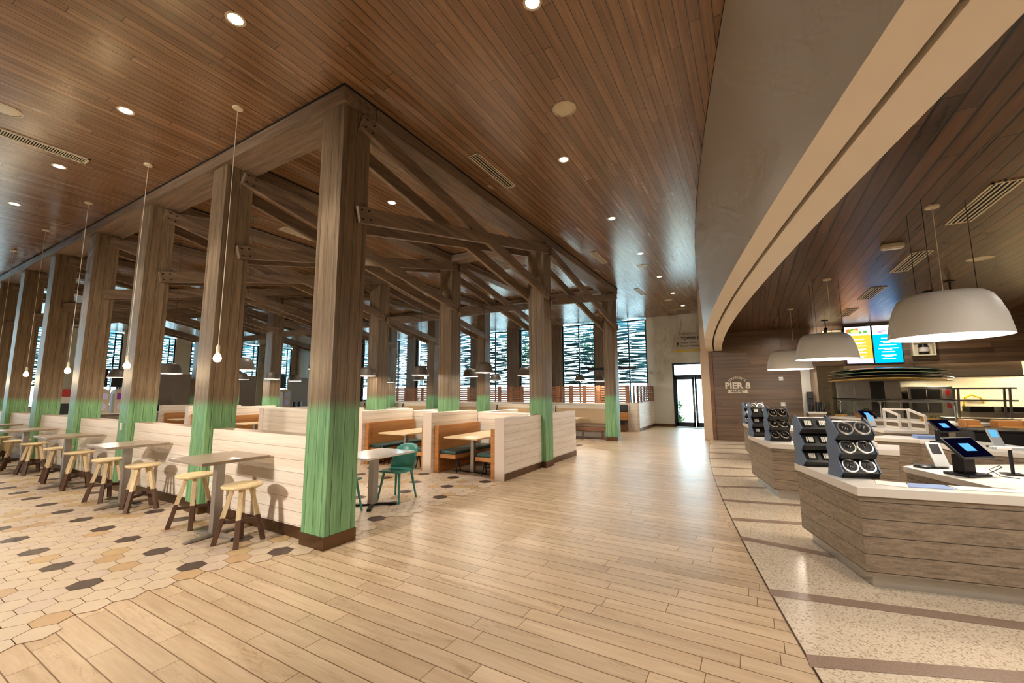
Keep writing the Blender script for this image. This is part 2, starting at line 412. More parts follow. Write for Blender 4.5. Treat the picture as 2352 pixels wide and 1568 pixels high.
# hexagonal tiles under the pavilion and along its side
b = MB(); g = MB(); h2 = .215/2; rad = .215/math.sqrt(3)*1.0
dx, dy = .215, .1871
def hexlim(x):
    if x < -2.0: return .1
    if x < -1.2: return .42 if x < -1.5 else .36
    if x < -.65: return .3
    if x < 3.7: return .0 + .12*math.sin(x*9)
    return .12
for j in range(-6, 110):
    for i in range(-24, 70):
        x = -1.709 + dx*i + (dx/2 if j % 2 else 0); y = .9365 + dy*j
        if x < -6.5 or x > 12.9 or y < hexlim(x) - .05: continue
        if x > 6.5 and y < .25: continue
        s = .972
        hv = [(x + rad*s*math.sin(PI/3*k), y + rad*s*math.cos(PI/3*k), .0035) for k in range(6)]
        gv = [(x + rad*1.015*math.sin(PI/3*k), y + rad*1.015*math.cos(PI/3*k), .002) for k in range(6)]
        dark = (j % 4 == 0 and i % 6 == 0) or (j % 4 == 2 and (i-3) % 6 == 0)
        q = rng.random()
        mi = 4 if dark else (0 if q < .55 else 1 if q < .84 else 2 if q < .93 else 3)
        b.add(hv, [tuple(range(6))[::-1]], mi); g.add(gv, [tuple(range(6))[::-1]], 0)
b.build('floor_tiles', [M['hex_cream'], M['hex_pale'], M['hex_tan'], M['hex_gold'], M['hex_dark']], kind='structure', recalc=False)
g.build('floor_grout', M['grout'], kind='structure', recalc=False)
# ceilings
b = MB(); b.add([(x, yc(x)+.05, H) for x in xs] + [(x, YL, H) for x in xs] + [(x, yc(x)+.05, H+.15) for x in xs] + [(x, YL, H+.15) for x in xs],
                [(i, 49+i, 49+i+1, i+1) for i in range(48)] + [(98+i, 98+i+1, 147+i+1, 147+i) for i in range(48)])
b.box(12.75, XF+.3, -3.3, YL, H, H+.15)
b.build('ceiling', M['ceil'], kind='structure')
b = MB(); b.box(XB, XF+.3, YR, YL, H+.15, H+.3); b.build('roof_slab', M['drywall'], kind='structure')
b = MB(); b.add([(x, yc(x)-.5, HM) for x in xs] + [(x, YR, HM) for x in xs], [(i, 49+i, 49+i+1, i+1) for i in range(48)])
b.box(12.75, XF, YR, yc(12.75)-.45, HM, HM+.02)
b.build('ceiling_market', M['ceil_dark'], kind='structure')
# curved bulkhead: fascia, two soffit bands, dark slot between
def ring(o0, o1, z0, z1, top0=None):
    m = MB(); t0 = o0 if top0 is None else top0
    vs = []
    for x in xs: vs += [(x, yc(x)+o0, z0), (x, yc(x)+o1, z0), (x, yc(x)+t0, z1), (x, yc(x)+o1, z1)]
    fs = []
    for i in range(48):
        a = i*4; c = a+4
        fs += [(a, a+1, c+1, c), (a+2, c+2, c+3, a+3), (a, c, c+2, a+2), (a+1, a+3, c+3, c+1)]
    e = 48*4
    fs += [(0, 2, 3, 1), (e, e+1, e+3, e+2)]
    return m.add(vs, fs)
ring(-.06, -.25, ZS, H-.012, .05).build('wall_bulkhead', [M['fascia']], kind='structure', smooth=True)
ring(-.0599, -.25, ZS-.002, ZS+.001).build('ceiling_soffit_outer', M['soffit'], kind='structure')
ring(-.29, -.52, ZS, HM+.3).build('ceiling_soffit_inner', M['soffit'], kind='structure')
ring(-.25, -.29, ZS+.05, ZS+.2).build('ceiling_slot', M['black_gap'], kind='structure')
ring(.055, -.2, H-.012, H-.002).build('ceiling_reveal', M['black_gap'], kind='structure')
# market wall (pier 8), corridor side pilaster
b = MB(); b.box(12.8, 12.95, -5.56, -2.95, 0, HM); b.build('wall_market', M['wall_brown'], kind='structure')
b = MB(); b.box(12.74, 12.8, -3.06, -2.95, 0, 3.03); b.build('trim_2', M['brown_wood'], kind='structure')
b = MB(); b.box(12.75, XF, -2.95, -2.68, 0, 3.03); b.box(12.8, XF, -2.95, -2.7, 3.03, H); b.build('wall_corridor', M['beige'], kind='structure')
b = MB(); b.box(12.8, 13.2, YR, -5.56, 2.41, HM); b.build('wall_header', M['wall_brown'], kind='structure')
b = MB(); b.box(12.78, 12.98, -5.80, -5.56, 0, 2.41); b.build('trim_3', M['steel'], kind='structure')
b = MB(); b.box(16.0, 16.2, YR, -2.95, 0, HM); b.build('wall_kitchen', M['tile_cream'], kind='structure')
b = MB(); b.box(13.0, 16.0, -6.0, -5.8, 0, HM); b.build('wall_kitchen_side', M['beige'], kind='structure')
b = MB(); b.box(12.95, 16.0, YR, -5.8, 2.9, 3.0); b.build('ceiling_kitchen', M['drywall'], kind='structure')
b = MB(); b.box(13.0, 16.0, YR, YR+.2, 0, HM); b.box(XB, XF, YR-.2, YR, 0, H); b.build('wall_right', M['wall_brown'], kind='structure')
# far wall with windows and the door
b = MB()
PW = [(.18 + 2.66*k, 2.04 + 2.66*k) for k in range(10)]
b.box(XF, XF+.25, -3.3, -2.8, 0, H); b.box(XF, XF+.25, -.95, .18, 0, H); b.box(XF, XF+.25, -2.8, -.95, 2.98, H)
b.build('wall_far', M['drywall'], kind='structure')
b = MB()
for k in range(10):
    y0, y1 = PW[k]; yn = PW[k+1][0] if k < 9 else YL
    b.box(XF-.06, XF+.25, y1, yn, 0, H)
    b.box(XF, XF+.25, y0, y1, 0, .9)
b.build('wall_far_piers', M['timber'], kind='structure')
b = MB(); b.box(XF-.02, XF, -.95, .18, 0, .13); b.build('baseboard_far', M['bronze'], kind='structure')
def window(n, axis, c, a0, a1, z0, z1, mull, trans):
    """a glazed opening in the plane axis=c from a0 to a1"""
    f = MB(); t = .065
    def bx(p0, p1, q0, q1):
        if axis == 'x': f.box(c+.05, c+.13, p0, p1, q0, q1)
        else: f.box(p0, p1, c+.05, c+.13, q0, q1)
    bx(a0, a0+t*1.2, z0, z1); bx(a1-t*1.2, a1, z0, z1); bx(a0, a1, z0, z0+t); bx(a0, a1, z1-t, z1)
    for m in mull: bx(m-t/2, m+t/2, z0, z1)
    for m in trans: bx(a0, a1, m-t/2, m+t/2)
    o = f.build('window_%d' % n, M['frame_dark'], kind='structure')
    p = MB()
    if axis == 'x': p.add([(c+.09, a0, z0), (c+.09, a1, z0), (c+.09, a1, z1), (c+.09, a0, z1)], [(0,1,2,3)])
    else: p.add([(a0, c+.09, z0), (a1, c+.09, z0), (a1, c+.09, z1), (a0, c+.09, z1)], [(0,1,2,3)])
    p.build('pane', M['glass'], o)
def louvers(axis, c, a0, a1, z0, z1, label):
    m = MB(); z = z0; r = random.Random(int(a0*100)+int(c))
    while z < z1:
        hh = r.uniform(.085, .14); n = 10; tilt = r.uniform(-.03, .03); ph = r.uniform(0, 6)
        pts = []
        for i in range(n+1):
            a = a0 + (a1-a0)*i/n
            dz = .035*math.sin(ph + a*3.1) + tilt*(i/n-.5)
            th = hh*(.35 + .65*abs(math.sin(ph*2 + a*2.3)))
            pts.append((a, z+dz, th))
        for i in range(n):
            (p, q, t0), (p2, q2, t1) = pts[i], pts[i+1]
            v = []
            for pp, qq, tt in ((p, q, t0), (p2, q2, t1)):
                for d in (0, .05):
                    for zz in (qq-tt/2, qq+tt/2):
                        v.append((c+d, pp, zz) if axis == 'x' else (pp, c+d, zz))
            m.add(v, [(0,1,5,4), (2,6,7,3), (1,3,7,5), (0,4,6,2)])
        z += r.uniform(.1, .135)
    m.box(c+.05, c+.1, a0, a0+.05, z0, z1) if axis == 'x' else m.box(a0, a0+.05, c+.05, c+.1, z0, z1)
    m.box(c+.05, c+.1, a1-.05, a1, z0, z1) if axis == 'x' else m.box(a1-.05, a1, c+.05, c+.1, z0, z1)
    o = m.build('louver_screen', M['louver'], recalc=False)
    return tag(o, label, 'louver screen', 'louver screens outside the windows')
for k in range(10):
    y0, y1 = PW[k]
    window(k+1, 'x', XF, y0, y1, .9, 5.24, [(y0+y1)/2-.03], [2.09])
    louvers('x', XF+.7, y0-.35, y1+.3, 2.15, 5.5, 'pale wavy slat screen outside the %s tall window from the glass doors' % ORD[k])
LW = [(4.85+2.66*k, 6.65+2.66*k) for k in range(-4, 5)]
b = MB(); px = XB
for k, (a0, a1) in enumerate(LW):
    b.box(px, a0, YL, YL+.25, 0, H); b.box(a0, a1, YL, YL+.25, 0, .9); px = a1
b.box(px, XF, YL, YL+.25, 0, H); b.build('wall_left', M['beige'], kind='structure')
for k, (a0, a1) in enumerate(LW):
    window(11+k, 'y', YL, a0, a1, .9, 5.24, [a1-.35], [2.09])
    if k > 2: louvers('y', YL+.7, a0-.3, a1+.3, 2.15, 5.5, 'pale slat screen outside the %s window along the drink station side' % ORD[k])
# wall behind the camera
b = MB(); b.box(XB-.25, XB, YR, YL, 0, H); b.build('wall_back', M['drywall'], kind='structure')
# door
d = MB(); x = XF+.05
for y0, y1 in ((-2.8, -2.72), (-1.03, -.95)): d.box(x, x+.12, y0, y1, 0, 2.98)
d.box(x, x+.12, -2.8, -.95, 2.9, 2.98); d.box(x, x+.12, -2.8, -.95, 2.3, 2.42)
do = d.build('door_1', M['frame_dark'], kind='structure')
p = MB(); p.add([(x+.06,-2.72,2.42),(x+.06,-1.03,2.42),(x+.06,-1.03,2.9),(x+.06,-2.72,2.9)], [(0,1,2,3)]); p.build('transom_pane', M['glass'], do)
for y0, y1 in ((-1.87, -1.03), (-2.72, -1.89)):
    l = MB(); l.box(x+.02, x+.08, y0, y0+.09, .01, 2.3); l.box(x+.02, x+.08, y1-.09, y1, .01, 2.3); l.box(x+.02, x+.08, y0, y1, .01, .22); l.box(x+.02, x+.08, y0, y1, 2.2, 2.3); l.box(x+.02, x+.08, y0, y1, 1.0, 1.04)
    lo = l.build('door_leaf', M['frame_dark'], do)
    p = MB(); p.add([(x+.05,y0,.1),(x+.05,y1,.1),(x+.05,y1,2.25),(x+.05,y0,2.25)], [(0,1,2,3)]); p.build('pane', M['glass'], lo)
    hy = y1-.02 if y0 < -2 else y0+.02
    p = MB(); p.cyl((x-.03, hy, .7), (x-.03, hy, 1.6), .014, n=8); p.cyl((x-.03, hy, .75), (x+.02, hy, .75), .01, n=6); p.cyl((x-.03, hy, 1.55), (x+.02, hy, 1.55), .01, n=6); p.build('handle', M['chrome'], lo)
# ------------------------------------------------------------------ pavilion
NROW = 7
def post(k, i):
    x = PX[i]; y = SY*k
    if i == 0 and k == 0: lab = 'large timber post with green dipped foot at the front corner of the pavilion'
    elif k == 0: lab = 'green footed timber post on the corridor edge, %s after the front corner post' % ORD[i-1]
    elif i == 0: lab = 'green footed timber post, %s behind the front corner post along the bar tables' % ORD[k-1]
    elif i == 1: lab = 'green footed timber post rising from the booth back wall, %s from the corridor' % ORD[k]
    else: lab = 'slim looking green footed timber post by the long banquette, %s from the corridor' % ORD[k]
    t = thing('timber_post', lab, 'post', (x, y, 0), 0, 'dip painted posts of the pavilion')
    m = MB(); m.box(-.2, .2, -.2, .2, 0, 5.1); m.build('shaft', M['post'], t, local=True, bevel=.008)
    m = MB(); q = .208
    m.box(-q, q, -q, -.2, 0, .135); m.box(-q, q, .2, q, 0, .135); m.box(-q, -.2, -.2, .2, 0, .135); m.box(.2, q, -.2, .2, 0, .135)
    m.build('base_trim', M['bronze'], t, local=True)
    if i == 0 and k == 2:
        m = MB(); m.box(-.212, -.2, .0, .075, 1.02, 1.14); m.build('outlet_plate', M['white_plastic'], t, local=True)
    return t
for k in range(NROW):
    for i in range(3): post(k, i)
# roof edge beams and cross beams
for i, nm in enumerate(('along the bar table side', 'over the middle of the pavilion', 'over the far banquette')):
    m = MB(); x = PX[i]; w = .24 if i in (0, 2) else .15
    m.box(x-w, x+w, -.24, SY*6+.24, 5.1, H-.022, 0); m.box(x-w-.01, x+w+.01, -.25, SY*6+.25, H-.022, H-.001, 1)
    tag(m.build('roof_beam', [M['beam_y'], M['black_gap']], bevel=0), 'long weathered ceiling beam %s' % nm, 'beam', 'ceiling beams of the pavilion')
for k in range(NROW):
    w = .24 if k in (0, 6) else .15
    m = MB(); y = SY*k
    for x0, x1 in ((.255, 5.295), (5.625, 10.795)):
        m.box(x0, x1, y-w, y+w, 5.101, H-.022, 0); m.box(x0, x1, y-w-.01, y+w+.01, H-.022, H-.001, 1)
    tag(m.build('cross_beam', [M['beam'], M['black_gap']]), 'weathered ceiling cross beam over the %s row of posts from the corridor' % ORD[k], 'beam', 'ceiling beams of the pavilion')
# crossed braces bolted to both faces of the posts
def truss(k, bay):
    x0, x1 = PX[bay], PX[bay+1]; y = SY*k
    t = thing('crossed_brace', 'crossed timber braces between the %s pair of posts, %s row from the corridor' % (('front', 'rear')[bay], ORD[k]), 'brace', (x0, y, 3.6), 0, 'crossed timber braces of the pavilion')
    for s in (-1, 1):
        yy = y + s*.236
        for za, zb, th in ((4.97, 3.86, .07), (3.77, 4.98, .062)):
            m = MB(); xa = x0 + .02; xb = x1 + .06
            if bay == 1: xa = x0 + .1
            if bay == 0: xb = x1 - .03
            m.beam((xa, yy, za), (xb, yy, zb), th, .2)
            br = m.build('diagonal', M['beam'], t, bevel=.006)
            dirv = Vector((xb-xa, 0, zb-za)).normalized(); nv = Vector((-dirv.z, 0, dirv.x))
            if s > 0 or k > 2: continue
            for e, sg in ((Vector((xa, yy, za)), 1), (Vector((xb, yy, zb)), -1)):
                bm_ = MB(); y1 = Vector((0, -th/2, 0))
                bm_.beam(e + dirv*(.005*sg) + y1, e + dirv*(.21*sg) + y1, .006, .196)
                for a in (.05, .16):
                    for c in (-.055, .055):
                        pt = e + dirv*(a*sg) + nv*c + y1
                        bm_.cyl(pt, pt + Vector((0, -.012, 0)), .013, n=8, mi=1)
                bm_.build('bolt_plate', [M['beam'], M['black_metal']], br)
    return t
for k in range(NROW):
    for bay in (0, 1): truss(k, bay)
# half walls along the bar tables
def half_wall(name, label, x0, x1, y0, y1, h, base_sides, group='whitewashed plank half walls', base_h=.13, cap=False):
    t = thing(name, label, 'half wall', ((x0+x1)/2, (y0+y1)/2, 0), 0, group)
    m = MB(); m.box(x0, x1, y0, y1, 0, h); m.build('planking', M['white_plank'], t, bevel=.004)
    if cap:
        m = MB(); m.box(x0-.012, x0-.0005, y0-.004, y1+.004, 0, h+.002); m.build('end_cap', M['pale_paint'], t, bevel=.002)
    for s in base_sides:
        m = MB()
        if s == '-x': m.box(x0-.008, x0, y0, y1, 0, base_h)
        if s == '+x': m.box(x1, x1+.008, y0, y1, 0, base_h)
        if s == '-y': m.box(x0, x1, y0-.008, y0, 0, base_h)
        if s == '+y': m.box(x0, x1, y1, y1+.008, 0, base_h)
        m.build('baseboard', M['bronze'], t)
    return t
for k in range(6):
    half_wall('half_wall', 'whitewashed plank half wall behind the %s bar table from the front corner' % ORD[k], -.1, .1, SY*k+.209, SY*(k+1)-.209, 1.15, ['-x', '+x'])
half_wall('half_wall', 'whitewashed plank half wall along the corridor before the second post', 3.655, 5.258, -.1, .1, 1.15, ['-y'], cap=True)
half_wall('half_wall', 'whitewashed plank half wall along the corridor just past the second post', 5.662, 7.32, -.1, .1, 1.15, ['-y'])
# booths
BY = [(.1, 1.63), (1.85, 3.72), (3.94, 5.6), (8.0, 10.0), (10.2, 12.2), (12.4, 14.2)]
for y0, y1, hh, nm in ((1.63, 1.85, 1.22, 'first booth and the second booth'), (3.72, 3.94, 1.22, 'second booth and the third booth'), (5.6, 5.8, 1.22, 'third booth and the closed wall'),
                       (7.8, 8.0, 1.22, 'closed wall and the fourth booth'), (10.0, 10.2, 1.22, 'fourth booth and the fifth booth'), (12.2, 12.4, 1.22, 'fifth booth and the last booth'), (14.2, 14.4, 1.22, 'last booth and the drink station aisle')):
    half_wall('booth_divider', 'whitewashed booth divider between the %s' % nm, 3.6, 5.25, y0, y1, hh, [], 'booth dividers', cap=True)
for k in range(6):
    half_wall('booth_divider', 'whitewashed back wall shared by two booth rows, %s stretch from the corridor' % ORD[k], 5.3, 5.6, SY*k+.21, min(14.4, SY*(k+1)-.21), 1.16, [], 'booth dividers')
half_wall('booth_divider', 'closed whitewashed plank wall between the third and fourth booth', 3.6, 3.8, 5.8, 7.8, 1.22, ['-x'], 'booth dividers')
for j, (y0, y1) in enumerate(((1.63, 1.85), (3.72, 3.94), (5.8, 6.0))):
    half_wall('booth_divider', 'whitewashed divider of the rear booth row, %s from the corridor' % ORD[j], 5.66, 7.3, y0, y1, 1.16, [], 'booth dividers')
def bench(label, y_back, side, group='booth benches'):
    """bench along X, its back against y_back, facing side (+1 = +y)"""
    t = thing('booth_bench', label, 'bench', (4.45, y_back, 0), 0, group)
    s = side; A = lambda a: y_back + s*a
    def bx(mb, x0, x1, a0, a1, z0, z1): mb.box(x0, x1, min(A(a0), A(a1)), max(A(a0), A(a1)), z0, z1)
    m = MB(); bx(m, 3.72, 5.26, .015, .075, .0, .95); bx(m, 3.68, 3.72, .015, .12, 0, .95); m.build('backrest', M['orange_wood'], t, bevel=.004)
    m = MB(); bx(m, 3.74, 5.26, .075, .52, .3, .38); m.build('seat_frame', M['orange_wood'], t, bevel=.004)
    m = MB(); bx(m, 3.76, 5.24, .08, .51, .381, .45); m.build('cushion', M['teal_cushion'], t, bevel=.02)
    for xx in (3.95, 5.1):
        m = MB()
        m.cyl((xx-.08, A(.45), 0), (xx, A(.42), .3), .011, n=8); m.cyl((xx+.08, A(.45), 0), (xx, A(.42), .3), .011, n=8)
        m.build('leg', M['black_metal'], t)
    return t
def booth_table(label, yc_):
    t = thing('booth_table', label, 'table', (4.4, yc_, 0), 0, 'booth tables')
    m = MB(); m.box(3.6, 5.2, yc_-.41, yc_+.41, .72, .75); m.build('tabletop', M['table_top'], t, bevel=.004)
    for xx in (4.06, 4.95):
        m = MB(); m.box(xx-.04, xx+.04, yc_-.04, yc_+.04, .02, .72); m.build('column', M['alu'], t)
        m = MB(); m.box(xx-.035, xx+.035, yc_-.28, yc_+.28, 0, .025); m.build('foot', M['black_metal'], t)
    return t
for j, (y0, y1) in enumerate(BY):
    nm = '%s booth from corridor' % ORD[j]
    bench('honey wood bench with teal cushion, far side of %s' % nm, y1, -1)
    bench('honey wood bench with teal cushion, corridor side of %s' % nm, y0, 1)
    booth_table('pale wood laminate table inside %s' % nm, (y0+y1)/2 + (.03 if j == 0 else 0))
# bar tables and stools
def bar_table(loc, label):
    t = thing('bar_table', label, 'table', (0,0,0), 0, 'bar tables along the half walls')
    m = MB(); m.box(-.36, .37, -.39, .39, .865, .9); m.build('tabletop', M['grey_top'], t, local=True, bevel=.004)
    m = MB(); m.box(-.045, .045, -.045, .045, .03, .865); m.build('column', M['alu'], t, local=True, bevel=.003)
    for a in (R(8), R(98)):
        m = MB(); d = Vector((math.cos(a), math.sin(a), 0)); L = .33
        m.beam(-d*L + Vector((0,0,.016)), Vector((0,0,.028)), .05, .012, w1=.075, h1=.035); m.beam(Vector((0,0,.028)), d*L + Vector((0,0,.016)), .075, .035, w1=.05, h1=.012)
        m.build('foot', M['alu'], t, local=True)
    t.location = loc; return t
def stool(label):
    t = thing('bar_stool', label, 'stool', (0,0,0), 0, 'two tone stools at the bar tables')
    m = MB(); m.lathe([(.0,.6),(.19,.6),(.205,.612),(.205,.622),(.195,.632),(0,.632)], n=28); m.build('seat', M['stool_seat'], t, local=True, smooth=True)
    for a in (45, 135, 225, 315):
        ca, sa = math.cos(R(a)), math.sin(R(a))
        m = MB(); m.beam((ca*.235, sa*.235, 0), (ca*.085, sa*.085, .605), .05, .05, up=(ca, sa, .2), w1=.045, h1=.045)
        m.build('leg', M['stool_leg'], t, local=True, bevel=.003)
    for a in (45, 135):
        ca, sa = math.cos(R(a)), math.sin(R(a)); q = .17; z = .2 if a == 45 else .235
        m = MB(); m.beam((-ca*q, -sa*q, z), (ca*q, sa*q, z), .03, .035); m.build('stretcher', M['stool_bar'], t, local=True)
    return t
bt0 = st0 = None
for k in range(6):
    y = 1.335 + SY*k
    bar_l = 'taupe topped bar table on one steel column, %s from the front corner post' % ORD[k]
    if bt0 is None: bt0 = bar_table((-.52, y, 0), bar_l)
    else: dup(bt0, (-.52, y, 0), 0, bar_l)
    for q, yy in ((0, .85+SY*k), (1, 2.0+SY*k)):
        l = 'round pale stool with dark dipped legs, %s side of %s bar table' % (('corridor', 'far')[q], ORD[k])
        if st0 is None: st0 = stool(l); st0.location = (-.5, yy, 0); st0.rotation_euler = (0,0,R(12))
        else: dup(st0, (-.5 + rng.uniform(-.03,.03), yy + rng.uniform(-.02,.02), 0), R(rng.uniform(-25, 25)), l)
# white dining table and teal chairs
t = thing('dining_table', 'white topped two seat table behind the front corner post', 'table', (1.3, .78, 0), 0)
m = MB(); m.box(.86, 1.8, .4, 1.12, .722, .75); m.build('tabletop', M['white_table'], t, bevel=.004)
m = MB(); m.box(1.25, 1.35, .7, .8, .03, .722); m.build('column', M['alu'], t)
for a in (R(40), R(130)):
    m = MB(); d = Vector((math.cos(a), math.sin(a), 0))*.34; c = Vector((1.3, .75, .018)); m.beam(c-d, c+d, .06, .03); m.build('foot', M['black_metal'], t)
def chair(label):
    """seat faces -X"""
    t = thing('dining_chair', label, 'chair', (0,0,0), 0, 'teal moulded chairs')
    m = MB(); n = 12
    sh = [(-.22,-.19),(-.23,0),(-.22,.19),(-.1,.22),(.12,.21),(.2,.16),(.2,-.16),(.12,-.21),(-.1,-.22)]
    m.prism(sh, .435, .46); m.build('seat', M['teal'], t, local=True, bevel=.01)
    m = MB(); vs = []; fs = []; rows = 7
    for j in range(rows):
        z = .44 + .38*j/(rows-1)
        wd = 1.2 - .25*(j/(rows-1))**3
        for i in range(n+1):
            a = (i/n-.5)*wd*2.1
            r = .225 + .01*j/(rows-1)
            x = .02 + r*math.cos(a)*.95 + .09*(z-.44)/.38; y = r*math.sin(a)
            if abs(a) > 1.05: x += (abs(a)-1.05)*.02
            zz = z - (.06*(abs(i/n-.5)*2)**3)*(j/(rows-1))
            vs.append((x, y, zz))
    for j in range(rows-1):
        for i in range(n): fs.append((j*(n+1)+i, j*(n+1)+i+1, (j+1)*(n+1)+i+1, (j+1)*(n+1)+i))
    m.add(vs, fs); o = m.build('backrest', M['teal'], t, local=True, smooth=True)
    so = o.modifiers.new('thickness', 'SOLIDIFY'); so.thickness = .014; so.offset = 0
    for sx, sy in ((-1,-1),(-1,1),(1,-1),(1,1)):
        m = MB(); m.cyl((sx*.22+.0, sy*.2, 0), (sx*.15, sy*.14, .437), .014, .021, n=10); m.build('leg', M['teal'], t, local=True, smooth=True)
    return t
ch = chair('teal moulded chair tucked at the white topped table'); ch.location = (1.72, .68, 0); ch.rotation_euler = (0,0,R(8))
dup(ch, (.78, .82, 0), R(188), 'teal moulded chair mostly hidden behind the front corner post')
# far banquette with tan backs, wooden bench bases
half_wall('banquette_wall', 'long whitewashed low wall behind the tan banquette', 11.75, 11.95, .3, 14.2, 1.17, [], 'banquette walls')
for j in range(6):
    y0 = .25 + SY*j; y1 = y0+2.17
    t = thing('banquette', 'tan backed banquette unit with brown seat, %s along the far row from the corridor' % ORD[j], 'banquette', (11.4, (y0+y1)/2, 0), 0, 'tan banquette units')
    m = MB(); m.extr([(11.62, y0, .5), (11.74, y0, .5), (11.74, y0, 1.02), (11.68, y0, 1.02)], (0, y1-y0, 0)); m.build('backrest', M['tan_vinyl'], t, bevel=.012)
    m = MB(); m.box(11.02, 11.62, y0, y1, .42, .5); m.build('seat', M['brown_vinyl'], t, bevel=.015)
    m = MB(); m.box(11.0, 11.7, y0, y1, .3, .419); m.build('seat_frame', M['brown_wood'], t, bevel=.004)
    for yy in (y0+.12, y1-.12):
        m = MB(); m.box(11.05, 11.6, yy-.05, yy+.05, 0, .3); m.build('leg', M['brown_wood'], t)
    for yy in (y0+.02, y1-.02):
        m = MB(); m.beam((11.6, yy, .5), (11.69, yy, 1.12), .03, .03); m.build('bracket', M['black_metal'], t)
for j in range(6):
    yy = 1.335 + SY*j
    t = thing('banquette_table', 'pale wood table before the tan banquette, %s from the corridor' % ORD[j], 'table', (10.7, yy, 0), 0, 'tables before the tan banquette')
    m = MB(); m.box(10.35, 11.0, yy-.33, yy+.33, .72, .75); m.build('tabletop', M['table_top'], t, bevel=.003)
    m = MB(); m.box(10.65, 10.73, yy-.04, yy+.04, .02, .72); m.build('column', M['black_metal'], t)
    m = MB(); m.box(10.42, 10.95, yy-.04, yy+.04, 0, .025); m.build('foot', M['black_metal'], t)
# low wall by the glass doors with lattice on top; slatted screen running along the windows
t = half_wall('lattice_wall', 'whitewashed low wall topped with wood lattice beside the glass doors', 14.62, 17.78, -.07, .33, 1.18, ['-y'], None)
m = MB(); z0, z1 = 1.18, 1.9
for i in range(6):
    xx = 14.7 + i*.6; m.box(xx-.045, xx+.045, -.06, -.03, z0, z1)
    m.box(xx+.2, xx+.4, .2, .23, z0, z1)
for i in range(7):
    zz = z0 + .05 + i*.105; m.box(14.64, 17.76, -.03, -.01, zz-.032, zz+.032)
m.build('lattice_panel', M['lattice'], t)
t = half_wall('lattice_wall', 'long whitewashed low wall carrying the slatted wood screen before the windows', 14.62, 14.85, .34, 14.2, 1.16, [], None)
m = MB()
for i in range(22):
    yy = .42 + i*.64; m.box(14.7, 14.74, yy-.09, yy+.09, 1.16, 1.92)
for i in range(7):
    zz = 1.22 + i*.105; m.box(14.74, 14.77, .36, 14.2, zz-.036, zz+.036)
m.build('slat_screen', M['lattice'], t)
t = thing('window_bench', 'dark bench with orange seat rails against the slatted screen wall', 'bench', (14.3, 3.0, 0))
m = MB(); m.box(14.1, 14.6, .4, 6, .3, .46); m.build('seat', M['black'], t, bevel=.01)
m = MB(); m.box(14.12, 14.6, .4, 6, 0, .3); m.build('base', M['brown_wood'], t)
m = MB(); m.box(14.5, 14.6, .4, 6, .46, .78, 0); m.build('backrest', M['crate'], t, bevel=.005)
m = MB(); m.box(14.52, 14.61, .4, 6, .78, 1.1, 0); m.build('head_roll', M['black'], t, bevel=.01)
t = thing('bar_pendant', 'long black bar light hanging before the windows near the glass doors', 'pendant lamp', (15.0, 1.16, 2.6))
m = MB(); m.box(14.95, 15.05, .06, 2.26, 2.6, 2.72); m.build('housing', M['black_metal'], t, bevel=.004)
m = MB(); m.cyl((15, 1.5, 2.72), (15, 1.5, H), .008, n=6); m.cyl((15, .8, 2.72), (15, .8, H), .008, n=6); m.build('rods', M['black_metal'], t)
# ------------------------------------------------------------------ lamps
def lamp(kind, name, loc, energy, col, size=.1, parent=None, **kw):
    l = bpy.data.lights.new(name, kind); l.energy = energy; l.color = col
    if kind == 'AREA': l.shape = 'DISK'; l.size = size
    elif kind in ('POINT', 'SPOT'): l.shadow_soft_size = size
    for k, v in kw.items(): setattr(l, k, v)
    o = bpy.data.objects.new(name, l); C.objects.link(o); o.location = loc
    return o
WARM = (1, .87, .70); NEUT = (1, .93, .83)
DL = {}
def downlight(x, y, label, z=H, power=120, seen=True):
    if seen:
        if 'p' not in DL:
            t = thing('downlight', label, 'downlight', (0,0,0), 0, 'recessed ceiling downlights')
            m = MB(); m.lathe([(.066,-.001),(.085,-.004),(.09,-.002),(.09,0)], n=24); m.build('trim_ring', M['canopy'], t, local=True, smooth=True)
            m = MB(); m.lathe([(0,-.0015),(.066,-.0015)], n=24); m.build('lens', M['lamp_on'], t, local=True)
            t.location = (x, y, z); DL['p'] = t
        else: dup(DL['p'], (x, y, z), 0, label)
    lamp('SPOT', 'downlight_or_fill', (x, y, z-.03), power, NEUT, .06, spot_size=R(88), spot_blend=.5)
PW_DL = 145
for k in range(10): downlight(-1.35, -.03+2.66*k, 'recessed round downlight in the cedar ceiling beside the bar tables, %s of the row' % ORD[k], power=PW_DL)
for k in range(6): downlight(2.59+2.61*k, -1.85, 'recessed round downlight over the corridor beside the pavilion edge, %s toward the glass doors' % ORD[k], power=PW_DL)
downlight(-.04, -2.64, 'recessed round downlight high over the open floor before the curved bulkhead', power=PW_DL)
downlight(2.3, 1.62, 'small downlight in the pavilion ceiling just behind the front corner post', power=90)
for x, y in ((-4.0, -2.6), (-4.0, .5), (-4.0, 3.2), (-4.0, 5.9), (-4.0, 8.6), (-6.6, -2), (-6.6, 3.2), (-6.6, 8.6)): downlight(x, y, '', power=50, seen=False)  # fill spots without fixtures, added out of view for ambient light
for x, y in ((2.7, 4.0), (8.3, 1.3), (8.3, 4.0), (2.7, 9.3), (8.3, 9.3), (13.5, 5), (13.5, 12), (6, 19), (2.7, 14.6)): downlight(x, y, '', power=330, seen=False)  # strong fill spots without fixtures, added to brighten the pavilion interior and hall
